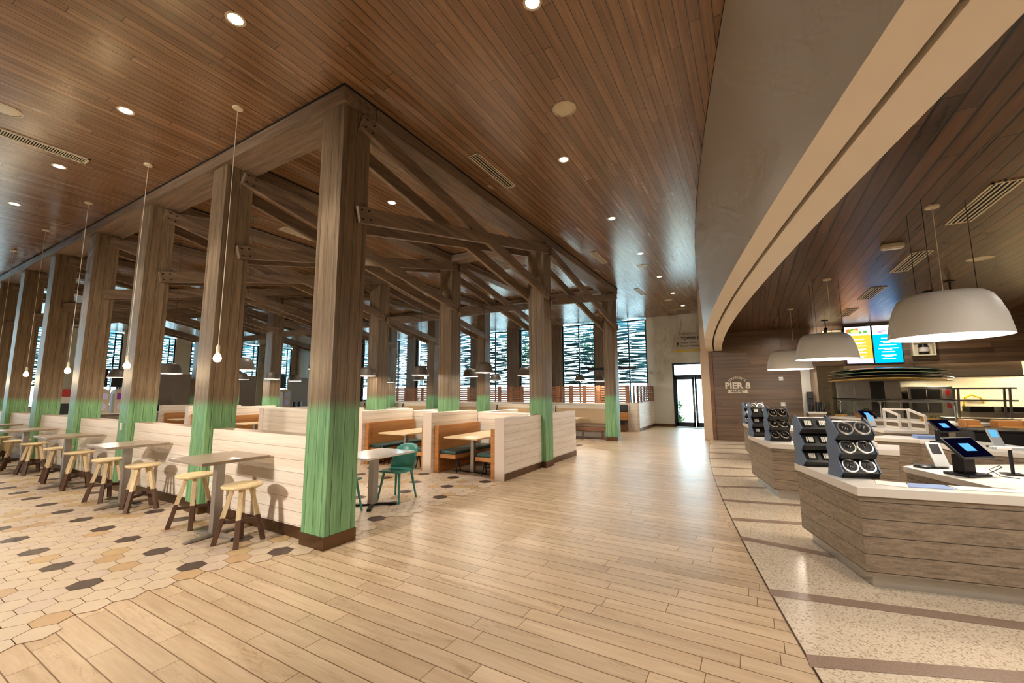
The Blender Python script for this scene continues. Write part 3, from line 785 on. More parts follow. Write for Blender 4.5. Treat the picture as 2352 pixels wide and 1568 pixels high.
def edison(x, y, zb, label, p0):
    if p0 is None:
        t = thing('bulb_pendant', label, 'pendant lamp', (0,0,0), 0, 'bare bulb pendants over the bar tables')
        m = MB(); m.lathe([(0,-.025),(.05,-.025),(.06,-.015),(.06,0)], (0,0,H), 24); m.build('ceiling_canopy', M['canopy'], t, local=True, smooth=True)
        m = MB(); m.cyl((0,0,zb+.16), (0,0,H-.02), .004, n=6); m.build('cord', M['cord'], t, local=True)
        m = MB(); m.lathe([(0,.165),(.012,.165),(.02,.14),(.021,.07),(.016,.06)], (0,0,zb), 16); m.build('socket', M['cord'], t, local=True, smooth=True)
        m = MB(); m.lathe([(0,-.045),(.03,-.035),(.044,0),(.036,.03),(.018,.062)], (0,0,zb), 20); m.build('bulb', M['bulb_on'], t, local=True, smooth=True)
        t.location = (x, y, 0); return t
    return dup(p0, (x, y, 0), 0, label)
ep = None
for k in range(6):
    l = 'bare glowing bulb on a white cord over the %s bar table' % ORD[k]
    o = edison(-.65, 1.31+2.665*k, 2.06, l, ep); ep = ep or o
    lamp('POINT', 'bulb_light', (-.65, 1.31+2.665*k, 2.0), 14, (1, .72, .4), .05)
for j, (x, y) in enumerate(((4.0, 20.2), (7.9, 20.2), (1.6, 20.4), (12.5, 12.5))):
    o = edison(x, y, 2.06, 'bare glowing bulb hanging far behind the pavilion before the windows, %s of the far bulbs' % ORD[j], ep)
# grey dome pendants
def dome(label):
    t = thing('dome_pendant', label, 'pendant lamp', (0,0,0), 0, 'grey dome pendants over the dining tables')
    prof = [(.225,0),(.222,.015),(.185,.15),(.15,.215),(.09,.245),(0,.25)]
    m = MB(); m.lathe(prof, n=32); o = m.build('shade', [M['dome_out']], t, local=True, smooth=True)
    m = MB(); m.lathe([(.214,.001),(.176,.15),(.14,.205),(.08,.232),(0,.236)], n=32); m.build('shade_lining', M['shade_in'], t, local=True, smooth=True)
    m = MB(); m.lathe([(.214,0),(.228,0),(.228,.012),(.2215,.012)], n=32); m.build('rim', M['shade_in'], t, local=True, smooth=True)
    m = MB(); m.lathe([(0,.03),(.04,.045),(.05,.08),(.03,.13),(0,.14)], n=16); m.build('bulb', M['dome_bulb'], t, local=True, smooth=True)
    m = MB(); m.cyl((0,0,.248),(0,0,H-2.1), .004, n=6); m.build('cord', M['cord_dark'], t, local=True)
    m = MB(); m.lathe([(0,H-2.1-.02),(.05,H-2.1-.02),(.05,H-2.1)], n=16); m.build('ceiling_canopy', M['dome_out'], t, local=True, smooth=True)
    return t
DM = [(1.97,3.07,'beyond the front corner post'),(1.31,4.57,'beside the second bar post'),(1.22,7.47,'seen between the second and third bar posts'),(1.5,11.5,'beside the third bar post near the drink station'),
      (4.99,1.25,'above the first booth table'),(5.15,3.39,'above the second booth table'),(4.77,4.98,'above the third booth table'),(4.57,11.0,'above the fifth booth table'),(4.81,9.58,'over the booths in front of a drink dispenser'),(6.63,11.18,'over the rear booths by the drink station'),
      (6.85,2.99,'above the rear booth row beside the fifth window'),(7.2,1.33,'above the rear booth by the second corridor post'),(8.64,6.62,'just below and behind the second booth lamp'),(10.4,4.34,'above the tables before the tan banquette'),(10.4,10.0,'above the far banquette tables by a wood pier'),(13.2,9.66,'near the slatted screen by the windows'),(13.3,2.0,'before the window beside the last corridor post'),(14.3,1.5,'small with white rim near the black bar light')]
d0 = None
for x, y, l in DM:
    l = 'grey dome pendant lamp with white rim ' + l
    if d0 is None: d0 = dome(l); d0.location = (x, y, 2.1)
    else: dup(d0, (x, y, 2.1), 0, l)
    lamp('POINT', 'dome_light', (x, y, 2.13), 42, WARM, .05)
# big white drum shades over the market counters
def drum(label, loc, canopy_off):
    t = thing('drum_pendant', label, 'pendant lamp', loc, 0, 'big white shades over the market counters')
    prof = [(.47,0),(.468,.02),(.44,.2),(.4,.33),(.36,.41),(.31,.45),(.2,.462),(0,.465)]
    m = MB(); m.lathe(prof, n=48); m.build('shade', M['shade_out'], t, local=True, smooth=True)
    m = MB(); m.lathe([(.47,0),(.462,0),(.45,.05),(.43,.2),(.39,.325),(.34,.41),(.2,.445),(0,.45)], n=48); m.build('shade_lining', M['shade_in'], t, local=True, smooth=True)
    m = MB(); m.lathe([(0,.05),(.36,.05),(.4,.06),(.4,.08)], n=32); m.build('diffuser', M['drum_bulb'], t, local=True, smooth=True)
    top = HM - loc[2]
    for a in (R(150), R(30), R(270)):
        m = MB(); x, y = .27*math.cos(a), .27*math.sin(a); m.cyl((x, y, .45), (x, y, top), .003, n=6); m.build('wire', M['cord_dark'], t, local=True)
    m = MB(); m.lathe([(0,top-.02),(.06,top-.02),(.065,top)], (canopy_off[0], canopy_off[1], 0), 20); m.build('ceiling_canopy', M['canopy'], t, local=True, smooth=True)
    m = MB(); m.cyl((canopy_off[0], canopy_off[1], .45), (canopy_off[0], canopy_off[1], top-.01), .004, n=6); m.build('power_cord', M['cord'], t, local=True)
    lamp('POINT', 'drum_light', (loc[0], loc[1], loc[2]+.02), 80, WARM, .2)
    lamp('POINT', 'drum_glow', (loc[0], loc[1], loc[2]+.2), 14, WARM, .1)
drum('big white drum shade lamp over the first serving counter beside the menu screens', (2.83, -6.01, 2.2), (.05, -.03))
drum('middle white drum shade lamp partly covering the orange menu screen', (6.1, -5.4, 2.21), (-.1, -.1))
drum('smallest looking white drum shade lamp furthest along the counters by the brown wall', (8.85, -5.02, 2.165), (.1, -.12))
# ------------------------------------------------------------------ ceiling fittings
def vent(label, x0, x1, y0, y1, z, n=4, mat='canopy'):
    t = thing('ceiling_vent', label, 'vent', ((x0+x1)/2, (y0+y1)/2, z), 0, 'slotted ceiling vents')
    m = MB(); f = .018; zt = z-.001; zb = z-.014
    m.box(x0, x1, y0, y0+f, zb, zt); m.box(x0, x1, y1-f, y1, zb, zt); m.box(x0, x0+f, y0, y1, zb, zt); m.box(x1-f, x1, y0, y1, zb, zt); m.build('frame', M[mat], t)
    m = MB(); m.box(x0+f, x1-f, y0+f, y1-f, z-.004, z-.0015); m.build('backing', M['black_gap'], t)
    m = MB(); long_x = (x1-x0) > (y1-y0)
    for i in range(1, n):
        a = i/n
        if long_x: yy = y0+(y1-y0)*a; m.box(x0, x1, yy-.008, yy+.008, zb+.003, z-.004)
        else: xx = x0+(x1-x0)*a; m.box(xx-.008, xx+.008, y0, y1, zb+.003, z-.004)
    m.build('slats', M[mat], t)
vent('slotted ceiling vent over the corridor closest to the front corner post', 1.74, 2.93, -.79, -.6, H)
vent('slotted ceiling vent over the corridor past the second post', 7.0, 8.15, -.88, -.7, H, 6)
vent('slotted ceiling vent over the corridor past the last post', 11.6, 12.7, -.92, -.75, H, 6)
m0 = thing('ceiling_vent', 'long ribbed ceiling grille in the cedar boards above the bar tables', 'vent', (-1.9, 4.6, H), 0, 'slotted ceiling vents')
m = MB(); m.box(-2.75, -1.17, 4.57, 4.6, H-.014, H-.001); m.box(-2.75, -1.17, 4.79, 4.82, H-.014, H-.001); m.box(-1.2, -1.17, 4.57, 4.82, H-.014, H-.001); m.box(-2.75, -2.72, 4.57, 4.82, H-.014, H-.001); m.build('frame', M['canopy'], m0)
m = MB(); m.box(-2.72, -1.2, 4.6, 4.79, H-.004, H-.0015); m.build('backing', M['black_gap'], m0)
m = MB()
for i in range(60): m.box(-2.72+i*.0255, -2.71+i*.0255, 4.6, 4.79, H-.012, H-.004)
m.build('slats', M['canopy'], m0)
vent('long white slot vent at the end of the corridor over the glass doors', 16.3, 16.55, -2.4, -1.2, H, 2)
vent('slotted ceiling vent inside the pavilion behind the front corner post', 1.95, 2.8, 4.5, 4.8, H, 8)
vent('slotted ceiling vent inside the pavilion before the banquette', 6.1, 7.23, 1.6, 2.05, H, 8)
mk = lambda x, y: (-3.176+(x+3.176)*1.081, -4.207+(y+4.207)*1.081)
for j, (x0, x1) in enumerate(((2.04,3.13),(4.185,5.32),(6.43,7.58),(8.7,9.87))):
    a = mk(x0, -6.39); c = mk(x1, -6.21)
    vent('white slotted vent in the dark market ceiling, %s from the camera' % ORD[j], a[0], c[0], a[1]-.02, c[1]+.02, HM, 5)
def speaker(label, x, y, z):
    o = MB(); o.lathe([(0,-.006),(.1,-.006),(.13,-.004),(.14,0)], (x, y, z), 32)
    t = thing('ceiling_speaker', label, 'speaker', (x, y, z), 0, 'round ceiling speakers')
    o.build('grille', M['canopy'], t, smooth=True)
    o = MB(); o.lathe([(.14,-.006),(.152,-.006),(.152,0)], (x, y, z), 32); o.build('rim', M['canopy'], t, smooth=True)
speaker('round ceiling speaker over the corridor in front of the curved bulkhead', 1.49, -2.32, H)
speaker('round ceiling speaker above the bar tables at the edge of view', -2.14, 3.94, H)
speaker('round ceiling speaker far down the corridor', 8.96, -1.79+.15, H)
speaker('round ceiling speaker at the end of the corridor before the glass doors', 14.18, -1.5, H)
speaker('round speaker in the dark market ceiling above the big drum lamp', *mk(5.07, -7.12), HM)
x, y = mk(3.63, -5.86)
t = thing('emergency_light', 'small white emergency light box on the dark market ceiling', 'emergency light', (x, y, HM-.06))
m = MB(); m.box(x-.05, x+.05, y-.12, y+.12, HM-.07, HM-.001); m.build('housing', M['canopy'], t, bevel=.012)
m = MB(); m.box(x-.035, x+.035, y-.1, y+.1, HM-.08, HM-.07); m.build('lens', M['white_plastic'], t)
for j, (x, y) in enumerate((mk(7.35,-7.18), mk(6.52,-7.23), mk(10.39,-5.99))):
    t = thing('spot_lamp', 'small black ceiling spot lamp aimed at the header wall, %s of three' % ORD[j], 'spot lamp', (x, y, HM), 0, 'black ceiling spots')
    m = MB(); m.lathe([(0,-.02),(.08,-.02),(.08,0)], (x, y, HM), 20); m.build('plate', M['black_metal'], t, smooth=True)
    m = MB(); m.cyl((x, y, HM-.25), (x, y, HM-.02), .012, n=8); m.build('stem', M['black_metal'], t)
    m = MB(); m.cyl((x-.05, y, HM-.24), (x+.09, y, HM-.32), .04, n=14); m.build('head', M['black_metal'], t)
def aim(o, tgt):
    o.rotation_euler = (Vector(tgt)-o.location).to_track_quat('-Z', 'Y').to_euler()
for (x, y), tg in ((mk(7.35,-7.18), (12.8,-8.6,3.0)), (mk(6.52,-7.23), (12.8,-10.3,3.0)), (mk(10.39,-5.99), (12.8,-6.3,3.4))):
    o = lamp('SPOT', 'spot_beam', (x+.16, y, HM-.36), 60, WARM, .03, spot_size=R(45), spot_blend=.7); aim(o, tg)
# fill lamps without fixtures, added under the market ceiling to brighten counters and shades
for x, y, e in ((1.0, -7.5, 60), (4.5, -8.5, 80), (8.0, -8.5, 90), (11.3, -8.0, 80), (11.5, -5.0, 60), (-1.5, -8.5, 120), (-1.2, -6.6, 170), (-3.6, -7.0, 150)):
    lamp('SPOT', 'market_fill', (x, y, HM-.02), e*1.3, NEUT, .06, spot_size=R(165), spot_blend=.6)
for x, y in ((14.6, -7.5), (14.6, -9.8), (14.6, -11.5)):
    lamp('AREA', 'kitchen_light', (x, y, 2.88), 85, (1, .86, .62), .5)
lamp('AREA', 'hood_light', (15.0, -9.3, 1.98), 45, (1, .86, .6), .5)
# ------------------------------------------------------------------ signs
t = thing('wall_sign', 'cream lettered shop name sign on the brown plank wall', 'sign', (12.795, -3.78, 1.59))
it = [('PIER 8', .285, 0, .15, 0, .009)]
st = "DOCKSIDE'S"
for i, chh in enumerate(st):
    a = (i-4.5)*.155; rr = .38
    it.append((chh, .1, rr*math.sin(a)*.85, .10+rr*math.cos(a)*1.0, -a, .001))
text_mesh('lettering', it, M['sign_cream'], t)
m = MB(); m.extr([(-.004,.31,.0),(-.004,.27,.055),(-.004,.31,.11),(-.004,-.31,.11),(-.004,-.27,.055),(-.004,-.31,.0)], (.004,0,0)); m.build('banner', M['sign_cream'], t, local=True)
o = text_mesh('banner_lettering', [('MARKET', .115, 0, .015, 0, .003)], M['ink'], t); o.location = (-.004, 0, 0)
t = thing('direction_sign', 'grey hanging direction sign with yellow lower edge above the glass doors', 'sign', (17.74, -1.72, 3.5))
m = MB(); m.box(-.06, .0, -.62, .6, 0, .81); m.build('panel', M['sign_face'], t, local=True)
m = MB(); m.box(-.066, -.061, -.62, .6, 0.005, .09); m.build('yellow_band', M['yellow'], t, local=True)
o = text_mesh('lettering', [('TOWER 1', .18, .1, .56, 0, .006), ('Fitness Center', .12, .06, .38, 0, .001), ('Tower 1 Parking', .12, .08, .22, 0, .001)], M['ink'], t); o.location = (-.064, 0, 0)
m = MB(); m.extr([(-.068,.44,.46),(-.068,.38,.38),(-.068,.42,.38),(-.068,.42,.26),(-.068,.46,.26),(-.068,.46,.38),(-.068,.5,.38)], (.004,0,0)); m.build('arrow', M['ink'], t, local=True)
m = MB(); m.cyl((-.03,-.4,.81),(-.03,-.4,H-3.5), .008, n=6); m.cyl((-.03,.4,.81),(-.03,.4,H-3.5), .008, n=6); m.build('hangers', M['steel'], t, local=True)
# menu screens
def screen(label, y0, y1, z0, z1, body, top, picture):
    t = thing('menu_screen', label, 'screen', (12.74, (y0+y1)/2, (z0+z1)/2), 0, 'menu screens on the header')
    m = MB(); m.box(12.74, 12.8, y0-.025, y1+.025, z0-.025, z1+.025); m.build('bezel', M['black'], t)
    m = MB(); hz = z1-(z1-z0)*.24
    m.box(12.735, 12.739, y0, y1, z0, hz, 0); m.box(12.735, 12.739, y0, y1, hz, z1, 1)
    if top: m.box(12.735, 12.739, y0, y1, z0, z0+.001, 1)
    m.build('display', [M[body], M['scr_white']], t)
    m = MB(); r = random.Random(int(y0*10)); yc0 = (y0+y1)/2
    for i in range(7):
        zz = hz - .12 - i*.1; w = r.uniform(.1, .24); m.box(12.732, 12.735, yc0-w, yc0+w*.9, zz-.012, zz+.012)
        if i % 2: m.box(12.732, 12.735, yc0-.09, yc0+.09, zz-.045, zz-.022)
    m.build('menu_lines', M['scr_white'], t)
    m = MB(); r = random.Random(int(y0*13))
    for i in range(9):
        yy = yc0 + r.uniform(-.22, .22); zz = hz + (z1-hz)*r.uniform(.25, .75); rr = r.uniform(.03, .075)
        m.extr([(12.732, yy+rr*math.cos(a*PI/4)*1.5, zz+rr*math.sin(a*PI/4)) for a in range(8)], (.003,0,0), i % len(picture))
    m.build('picture', [M[q] for q in picture], t)
    if body == 'scr_orange':
        m = MB(); m.box(12.731, 12.735, y0, y1, z0, z0+.14); m.build('footer', M['scr_pink'], t)
screen('tall orange menu screen with salad picture on the header wall', -7.36, -6.75, 2.46, 3.56, 'scr_orange', False, ['scr_green', 'scr_red', 'scr_yel'])
screen('tall blue menu screen with shell picture half covered by the big drum lamp', -8.02, -7.4, 2.46, 3.56, 'scr_blue', False, ['scr_pink', 'scr_white', 'grey_plastic'])
t = thing('display_niche', 'lit cream display niche holding a jar on the header wall', 'niche', (12.8, -8.45, 2.64))
m = MB(); m.box(12.6, 12.8, -8.69, -8.21, 2.62, 2.65); m.box(12.6, 12.8, -8.69, -8.21, 3.03, 3.06); m.box(12.6, 12.8, -8.69, -8.66, 2.65, 3.03); m.box(12.6, 12.8, -8.24, -8.21, 2.65, 3.03); m.box(12.78, 12.8, -8.66, -8.24, 2.65, 3.03); m.build('box', M['canopy'], t)
t = thing('jar', 'dark banded jar standing in the lit header niche', 'jar', (12.69, -8.46, 2.65))
m = MB(); m.lathe([(0,0),(.1,0),(.11,.03),(.11,.22),(.095,.26),(.1,.3),(0,.3)], (12.69,-8.46,2.651), 24); m.build('body', M['black_metal'], t, smooth=True)
m = MB(); m.lathe([(.112,.08),(.112,.2)], (12.69,-8.46,2.651), 24); m.build('label_band', M['sign_face'], t, smooth=True)
t = thing('display_niche', 'glowing empty cream niche behind the middle drum lamp', 'niche', (12.8, -6.42, 3.3))
m = MB(); m.box(12.62, 12.8, -6.66, -6.18, 3.08, 3.11); m.box(12.62, 12.8, -6.66, -6.18, 3.45, 3.48); m.box(12.62, 12.8, -6.66, -6.63, 3.11, 3.45); m.box(12.62, 12.8, -6.21, -6.18, 3.11, 3.45); m.box(12.78, 12.8, -6.63, -6.21, 3.11, 3.45); m.build('box', M['canopy'], t)
for j, z in enumerate((2.04, 1.23)):
    t = thing('wall_outlet', ('small grey alarm device', 'double white outlet plate')[j] + ' on the brown wall past the shop name', 'wall plate', (12.795, -5.03, z))
    m = MB(); m.box(12.785, 12.8, -5.09, -4.97, z-.06, z+.06); m.build('plate', M['white_plastic'], t, bevel=.004)
    m = MB()
    for yy in (-5.06, -5.0): m.box(12.781, 12.785, yy-.015, yy+.015, z-.03, z+.03)
    m.build('socket', M['grey_plastic'], t)
# ------------------------------------------------------------------ market counters
ZC = .83
def shrink(poly, d):
    c = Vector((sum(p[0] for p in poly)/len(poly), sum(p[1] for p in poly)/len(poly)))
    n = len(poly); out = []
    for i in range(n):
        p0, p1, p2 = Vector(poly[i-1]), Vector(poly[i]), Vector(poly[(i+1) % n])
        a = (p1-p0).normalized(); e = (p2-p1).normalized()
        ar = sum(poly[q][0]*poly[(q+1) % n][1]-poly[(q+1) % n][0]*poly[q][1] for q in range(n))
        s = 1 if ar > 0 else -1
        na = Vector((-a.y, a.x))*s; ne = Vector((-e.y, e.x))*s
        bis = (na+ne); bis = bis/max(.35, bis.dot(na)) if bis.length > 1e-6 else na
        out.append(tuple(p1+bis*d))
    return out
def counter(name, label, poly, toe=True, body='counter', slab=.075):
    c = (sum(p[0] for p in poly)/len(poly), sum(p[1] for p in poly)/len(poly))
    t = thing(name, label, 'counter', (c[0], c[1], 0), 0, None)
    m = MB(); m.prism(poly, ZC-slab, ZC); m.build('countertop', M['solid_white'], t, bevel=.004)
    m = MB(); m.prism(shrink(poly, .02), .13, ZC-slab-.001); m.build('planked_body', M[body], t)
    if toe:
        m = MB(); m.prism(shrink(poly, .09), 0, .13); m.build('toe_kick', M['toe'], t)
    return t
A = [(2.70,-4.57),(1.49,-4.93),(1.70,-5.98),(1.98,-7.4),(2.28,-7.4),(1.99,-6.09),(1.80,-5.16),(2.79,-4.87)]
Bc = [(5.99,-4.08),(4.64,-4.39),(4.57,-5.91),(5.3,-6.08),(5.27,-5.2),(5.1,-4.76),(6.1,-4.42)]
Cc = [(9.46,-3.93),(8.13,-4.12),(8.1,-5.3),(8.85,-5.4),(8.8,-4.75),(8.6,-4.5),(9.55,-4.28)]
counter('order_counter', 'angled plank fronted order counter with white top, first from the camera', A)
counter('order_counter', 'angled plank fronted order counter with white top, second along the market', Bc)
counter('order_counter', 'angled plank fronted order counter with white top, third along the market', Cc)
pA = [(3.0,-5.58),(2.06,-5.93),(2.01,-6.1),(2.31,-7.4),(3.95,-7.3),(3.77,-6.77),(3.15,-5.72)]
pB = [(6.52,-5.9),(6.36,-6.58),(5.19,-6.7),(4.85,-7.45),(5.6,-7.8),(6.95,-7.1),(7.06,-6.3)]
pC = [(9.6,-6.35),(8.29,-6.52),(8.45,-7.25),(9.0,-7.35),(9.85,-6.95)]
counter('till_counter', 'white topped till counter behind the first order counter', pA, True, 'counter', .06)
counter('till_counter', 'white topped till counter behind the second order counter', pB, True, 'counter', .06)
counter('till_counter', 'white topped till counter behind the third order counter carrying the white rack', pC, True, 'counter', .06)
# cutlery and condiment towers
def tower(kind, label, loc, rz, sc=1.0):
    """front faces -Y"""
    t = thing('condiment_tower', label, 'dispenser', loc, rz, 'black condiment towers with blue sides')
    W = .3; D = .2; hh = .175
    prof = []
    for i in range(3):
        z = i*hh; prof += [(-.10 + .012*i, z+.015), (-.145 + .012*i, z+.06), (-.07 + .02*i, z+hh-.005)]
    side = [(-.1, 0)] + prof + [(.02, .55), (.09, .48), (.06, .36), (.1, .26), (.07, .15), (.11, 0)]
    for s in (-1, 1):
        m = MB(); m.extr([(s*(W/2), a, z) for a, z in side], (s*.012, 0, 0)); m.build('side_panel', M['blue_side'], t, local=True)
    for i in range(3):
        z = i*hh; y0 = -.14 + .012*i
        m = MB()
        m.extr([(-W/2, y0+.02, z+.002), (-W/2, y0, z+.05), (-W/2, y0+.085, z+hh-.004), (-W/2, .08, z+hh-.004), (-W/2, .09, z+.002)], (W, 0, 0))
        bin_ = m.build('bin', M['black'], t, local=True)
        c0 = Vector((0, y0+.042, z+(hh+.046)/2)); nrm = Vector((0, -(hh-.054), .085)).normalized(); tv = Vector((0, .085, hh-.054)).normalized()
        for sx in (-.073, .073):
            c = c0 + Vector((sx, 0, 0)) + nrm*.004
            if kind == 'rings':
                m = MB(); m.torus(c, nrm, .063, .01, 24, 6); m.build('ring', M['chrome'], bin_, local=True, smooth=True)
                m = MB(); m.cyl(c-nrm*.003, c+nrm*.001, .056, n=20); m.build('cup', M['black_metal'], bin_, local=True)
                m = MB(); r = random.Random(i*7+int(sx*100))
                for q in range(5):
                    e = c + Vector((r.uniform(-.028,.028), 0, 0)) + tv*r.uniform(-.03,.02)
                    m.cyl(e, e + nrm*.02 + tv*.012, .004, .006, n=6)
                m.build('cutlery', M['chrome'], bin_, local=True)
            else:
                m = MB(); m.beam(c - tv*.04, c + tv*.04, .1, .004, up=nrm); m.build('slot', M['black_gap'], bin_, local=True)
                m = MB(); r = random.Random(i*5+int(sx*90))
                for q in range(4):
                    e = c + Vector((-.03+q*.018, 0, 0)) + nrm*.004
                    m.beam(e - tv*.03 + Vector((r.uniform(-.008,.008),0,0)), e + tv*.025 + nrm*.008, .014, .003, up=nrm)
                m.build('sachets', M['paper'], bin_, local=True)
    m = MB(); m.box(-W/2, W/2, -.13, .1, 0, .012); m.build('base', M['black'], t, local=True)
    return t
tower('rings', 'black cutlery tower with chrome rings on the first order counter', (2.06, -5.0, ZC+.001), R(-70))
tower('trays', 'black sachet tower with slots on the first order counter tip', (2.74-.12, -4.82+.06, ZC+.001), R(-70))
tower('rings', 'black cutlery tower with chrome rings on the second order counter', (5.15, -4.52, ZC+.001), R(-70))
tower('trays', 'black sachet tower with slots on the second order counter tip', (5.78, -4.28, ZC+.001), R(-70))
tower('rings', 'black cutlery tower behind, on the third order counter', (8.75, -4.25, ZC+.001), R(-70))
tower('trays', 'black sachet tower on the third order counter tip', (9.25, -4.12, ZC+.001), R(-70))
# till terminals and card readers
def till(label, loc, rz):
    """screen faces -Y"""
    t = thing('till_terminal', label, 'till', loc, rz, 'black till terminals')
    m = MB(); m.box(-.13, .13, -.1, .12, 0, .025); m.build('base', M['black'], t, local=True, bevel=.006)
    m = MB(); m.box(-.07, .07, -.02, .08, .025, .2); m.build('stand', M['black_metal'], t, local=True, bevel=.01)
    a = R(44); c = Vector((0, -.01, .26)); uu = Vector((0, math.cos(a), math.sin(a))); nn = Vector((0, -math.sin(a), math.cos(a)))
    m = MB(); m.beam(c-uu*.125, c+uu*.125, .36, .028, up=nn); s = m.build('screen', M['black'], t, local=True, bevel=.006)
    m = MB(); m.beam(c-uu*.113+nn*.0146, c+uu*.113+nn*.0146, .34, .001, up=nn); m.build('display', M['scr_navy'], s, local=True)
    m = MB(); m.beam(c-uu*.045+nn*.0156, c+uu*.045+nn*.0156, .12, .001, up=nn); m.build('logo_tile', M['scr_logo'], s, local=True)
    return t
def reader(label, loc, rz, lit):
    t = thing('card_reader', label, 'card reader', loc, rz, 'tilted grey card readers')
    a = R(62); uu = Vector((0, math.cos(a), math.sin(a))); nn = Vector((0, -math.sin(a), math.cos(a))); c = Vector((0, 0, .14))
    m = MB(); m.cyl((0, .02, 0), (0, .02, .02), .09, n=20); m.build('base', M['black'], t, local=True)
    m = MB(); m.beam(c-uu*.135, c+uu*.13, .13, .022, up=nn); o = m.build('body', M['grey_plastic'], t, local=True, bevel=.006)
    m = MB(); m.beam(c+uu*.0+nn*.0115, c+uu*.11+nn*.0115, .085, .001, up=nn); m.build('display', M['scr_logo'] if lit else M['black'], o, local=True)
    m = MB(); m.cyl((0, .02, .02), (0, .05, .14), .015, n=8); m.build('stem', M['black'], t, local=True)
till('black till terminal glowing blue on the first till counter', (2.62, -5.97, ZC+.001), R(-52))
till('black till terminal glowing blue on the second till counter', (6.0, -6.78, ZC+.001), R(-52))
till('black till terminal glowing blue beside the white rack', (9.58, -6.5, ZC+.001), R(-52))
reader('tilted grey card reader with dark display beside the first till', (3.02, -5.87, ZC+.001), R(-75), False)
reader('tilted grey card reader with blue display behind the second till', (5.6, -7.2, ZC+.001), R(-75), True)
reader('tilted grey card reader with blue display on the third till counter', (9.16, -6.5, ZC+.001), R(-75), True)
t = thing('receipt_stand', 'grey display stand with printed labels at the end of the first till counter', 'stand', (2.85, -6.35, ZC))
m = MB(); m.box(2.78, 2.92, -6.42, -6.28, ZC+.001, ZC+.015); m.build('base', M['black_metal'], t)
m = MB(); m.cyl((2.85,-6.35,ZC+.01),(2.85,-6.35,ZC+.24), .014, n=10); m.build('stem', M['black_metal'], t)
m = MB(); m.box(2.81, 2.89, -6.45, -6.22, ZC+.24, ZC+.27); m.build('head', M['grey_plastic'], t, bevel=.006)
m = MB(); m.box(2.808, 2.811, -6.35, -6.25, ZC+.245, ZC+.265); m.build('label_card', M['paper'], t)
t = thing('keyboard', 'flat black keyboard lying on the first till counter', 'keyboard', (2.5, -6.5, ZC))
m = MB(); m.box(2.4, 2.58, -6.8, -6.35, ZC+.001, ZC+.022); m.build('case', M['black'], t, bevel=.004)
m = MB(); m.box(2.42, 2.56, -6.78, -6.37, ZC+.022, ZC+.026); m.build('keys', M['black_metal'], t)
b = MB(); pts = [(2.72,-6.12,ZC+.008),(2.8,-6.2,ZC+.03),(2.78,-6.26,ZC+.08),(2.72,-6.22,ZC+.1),(2.7,-6.14,ZC+.06),(2.66,-6.2,ZC+.008),(2.6,-6.3,ZC+.006)]
tag(b.tube(pts, .004) .build('cable', M['black']), 'loose black cable looped beside the first till', 'cable')
t = thing('cloth_puck', 'flat black round puck beside the first card reader', 'puck', (3.0, -5.75, ZC)); m = MB(); m.lathe([(0,.03),(.07,.03),(.08,.02),(.08,.001),(0,.001)], (2.98,-5.74,ZC), 24); m.build('body', M['black'], t, smooth=True)
for j, (poly, mt, l) in enumerate(((((1.70,-5.1),(1.66,-5.3),(1.88,-5.34),(1.9,-5.13)), 'paper', 'white paper sheet lying on the first order counter at its corner'),
                                   (((1.69,-5.31),(1.74,-5.62),(1.93,-5.6),(1.89,-5.35)), 'blue_paper', 'blue menu sheet lying on the first order counter'),
                                   (((1.75,-5.64),(1.86,-6.1),(1.97,-6.08),(1.93,-5.62)), 'paper', 'long cream menu strip lying on the first order counter'))):
    m = MB(); m.prism(poly, ZC+.0012+.0005*j, ZC+.004); tag(m.build('menu_sheet', M[mt]), l, 'paper')
m = MB(); m.prism([(4.66,-4.75),(4.64,-5.2),(4.86,-5.2),(4.9,-4.75)], ZC+.001, ZC+.005); tag(m.build('menu_sheet', M['paper']), 'white menu sheet lying on the second order counter', 'paper')
m = MB(); m.box(6.55, 6.85, -6.95, -6.6, ZC+.001, ZC+.05); tag(m.build('tray_stack', M['blue_paper'], bevel=.004), 'low stack of blue trays beside the second till', 'tray')
m = MB(); m.box(4.9, 5.2, -5.75, -5.35, ZC+.001, ZC+.06); tag(m.build('napkin_box', M['paper'], bevel=.004), 'cream napkin box on the second order counter', 'box')
m = MB(); m.box(8.3, 8.6, -5.25, -5.05, ZC+.001, ZC+.06); tag(m.build('napkin_box', M['paper'], bevel=.004), 'white napkin box on the third order counter', 'box')
# white display rack with basket
t = thing('display_rack', 'white wooden display rack with slanted side frames on the third till counter', 'rack', (8.75, -6.9, ZC))
m = MB()
def side_frame(m, p):
    x, y = p; d = Vector((-.6, -.25, 0)).normalized()*.42
    a = Vector((x, y, ZC+.001)); e = a + d
    m.beam(a, a+Vector((0,0,.42)), .045, .03, up=(1,0,0)); m.beam(e, e+Vector((0,0,.3)), .045, .03, up=(1,0,0))
    m.beam(a+Vector((0,0,.41)), e+Vector((0,0,.29)), .03, .045); m.beam(a+Vector((0,0,.16)), e+Vector((0,0,.14)), .03, .03); m.beam(a+Vector((0,0,.02)), e+Vector((0,0,.02)), .03, .04)
side_frame(m, (8.9, -7.08)); m.build('end_frame', M['solid_white'], t)
m = MB(); side_frame(m, (9.25, -6.75)); m.build('end_frame', M['solid_white'], t)
m = MB(); m.beam((8.9,-7.08,ZC+.41),(9.25,-6.75,ZC+.41), .035, .035); m.beam((8.9,-7.08,ZC+.16),(9.25,-6.75,ZC+.16), .03, .03); m.build('cross_rail', M['solid_white'], t)
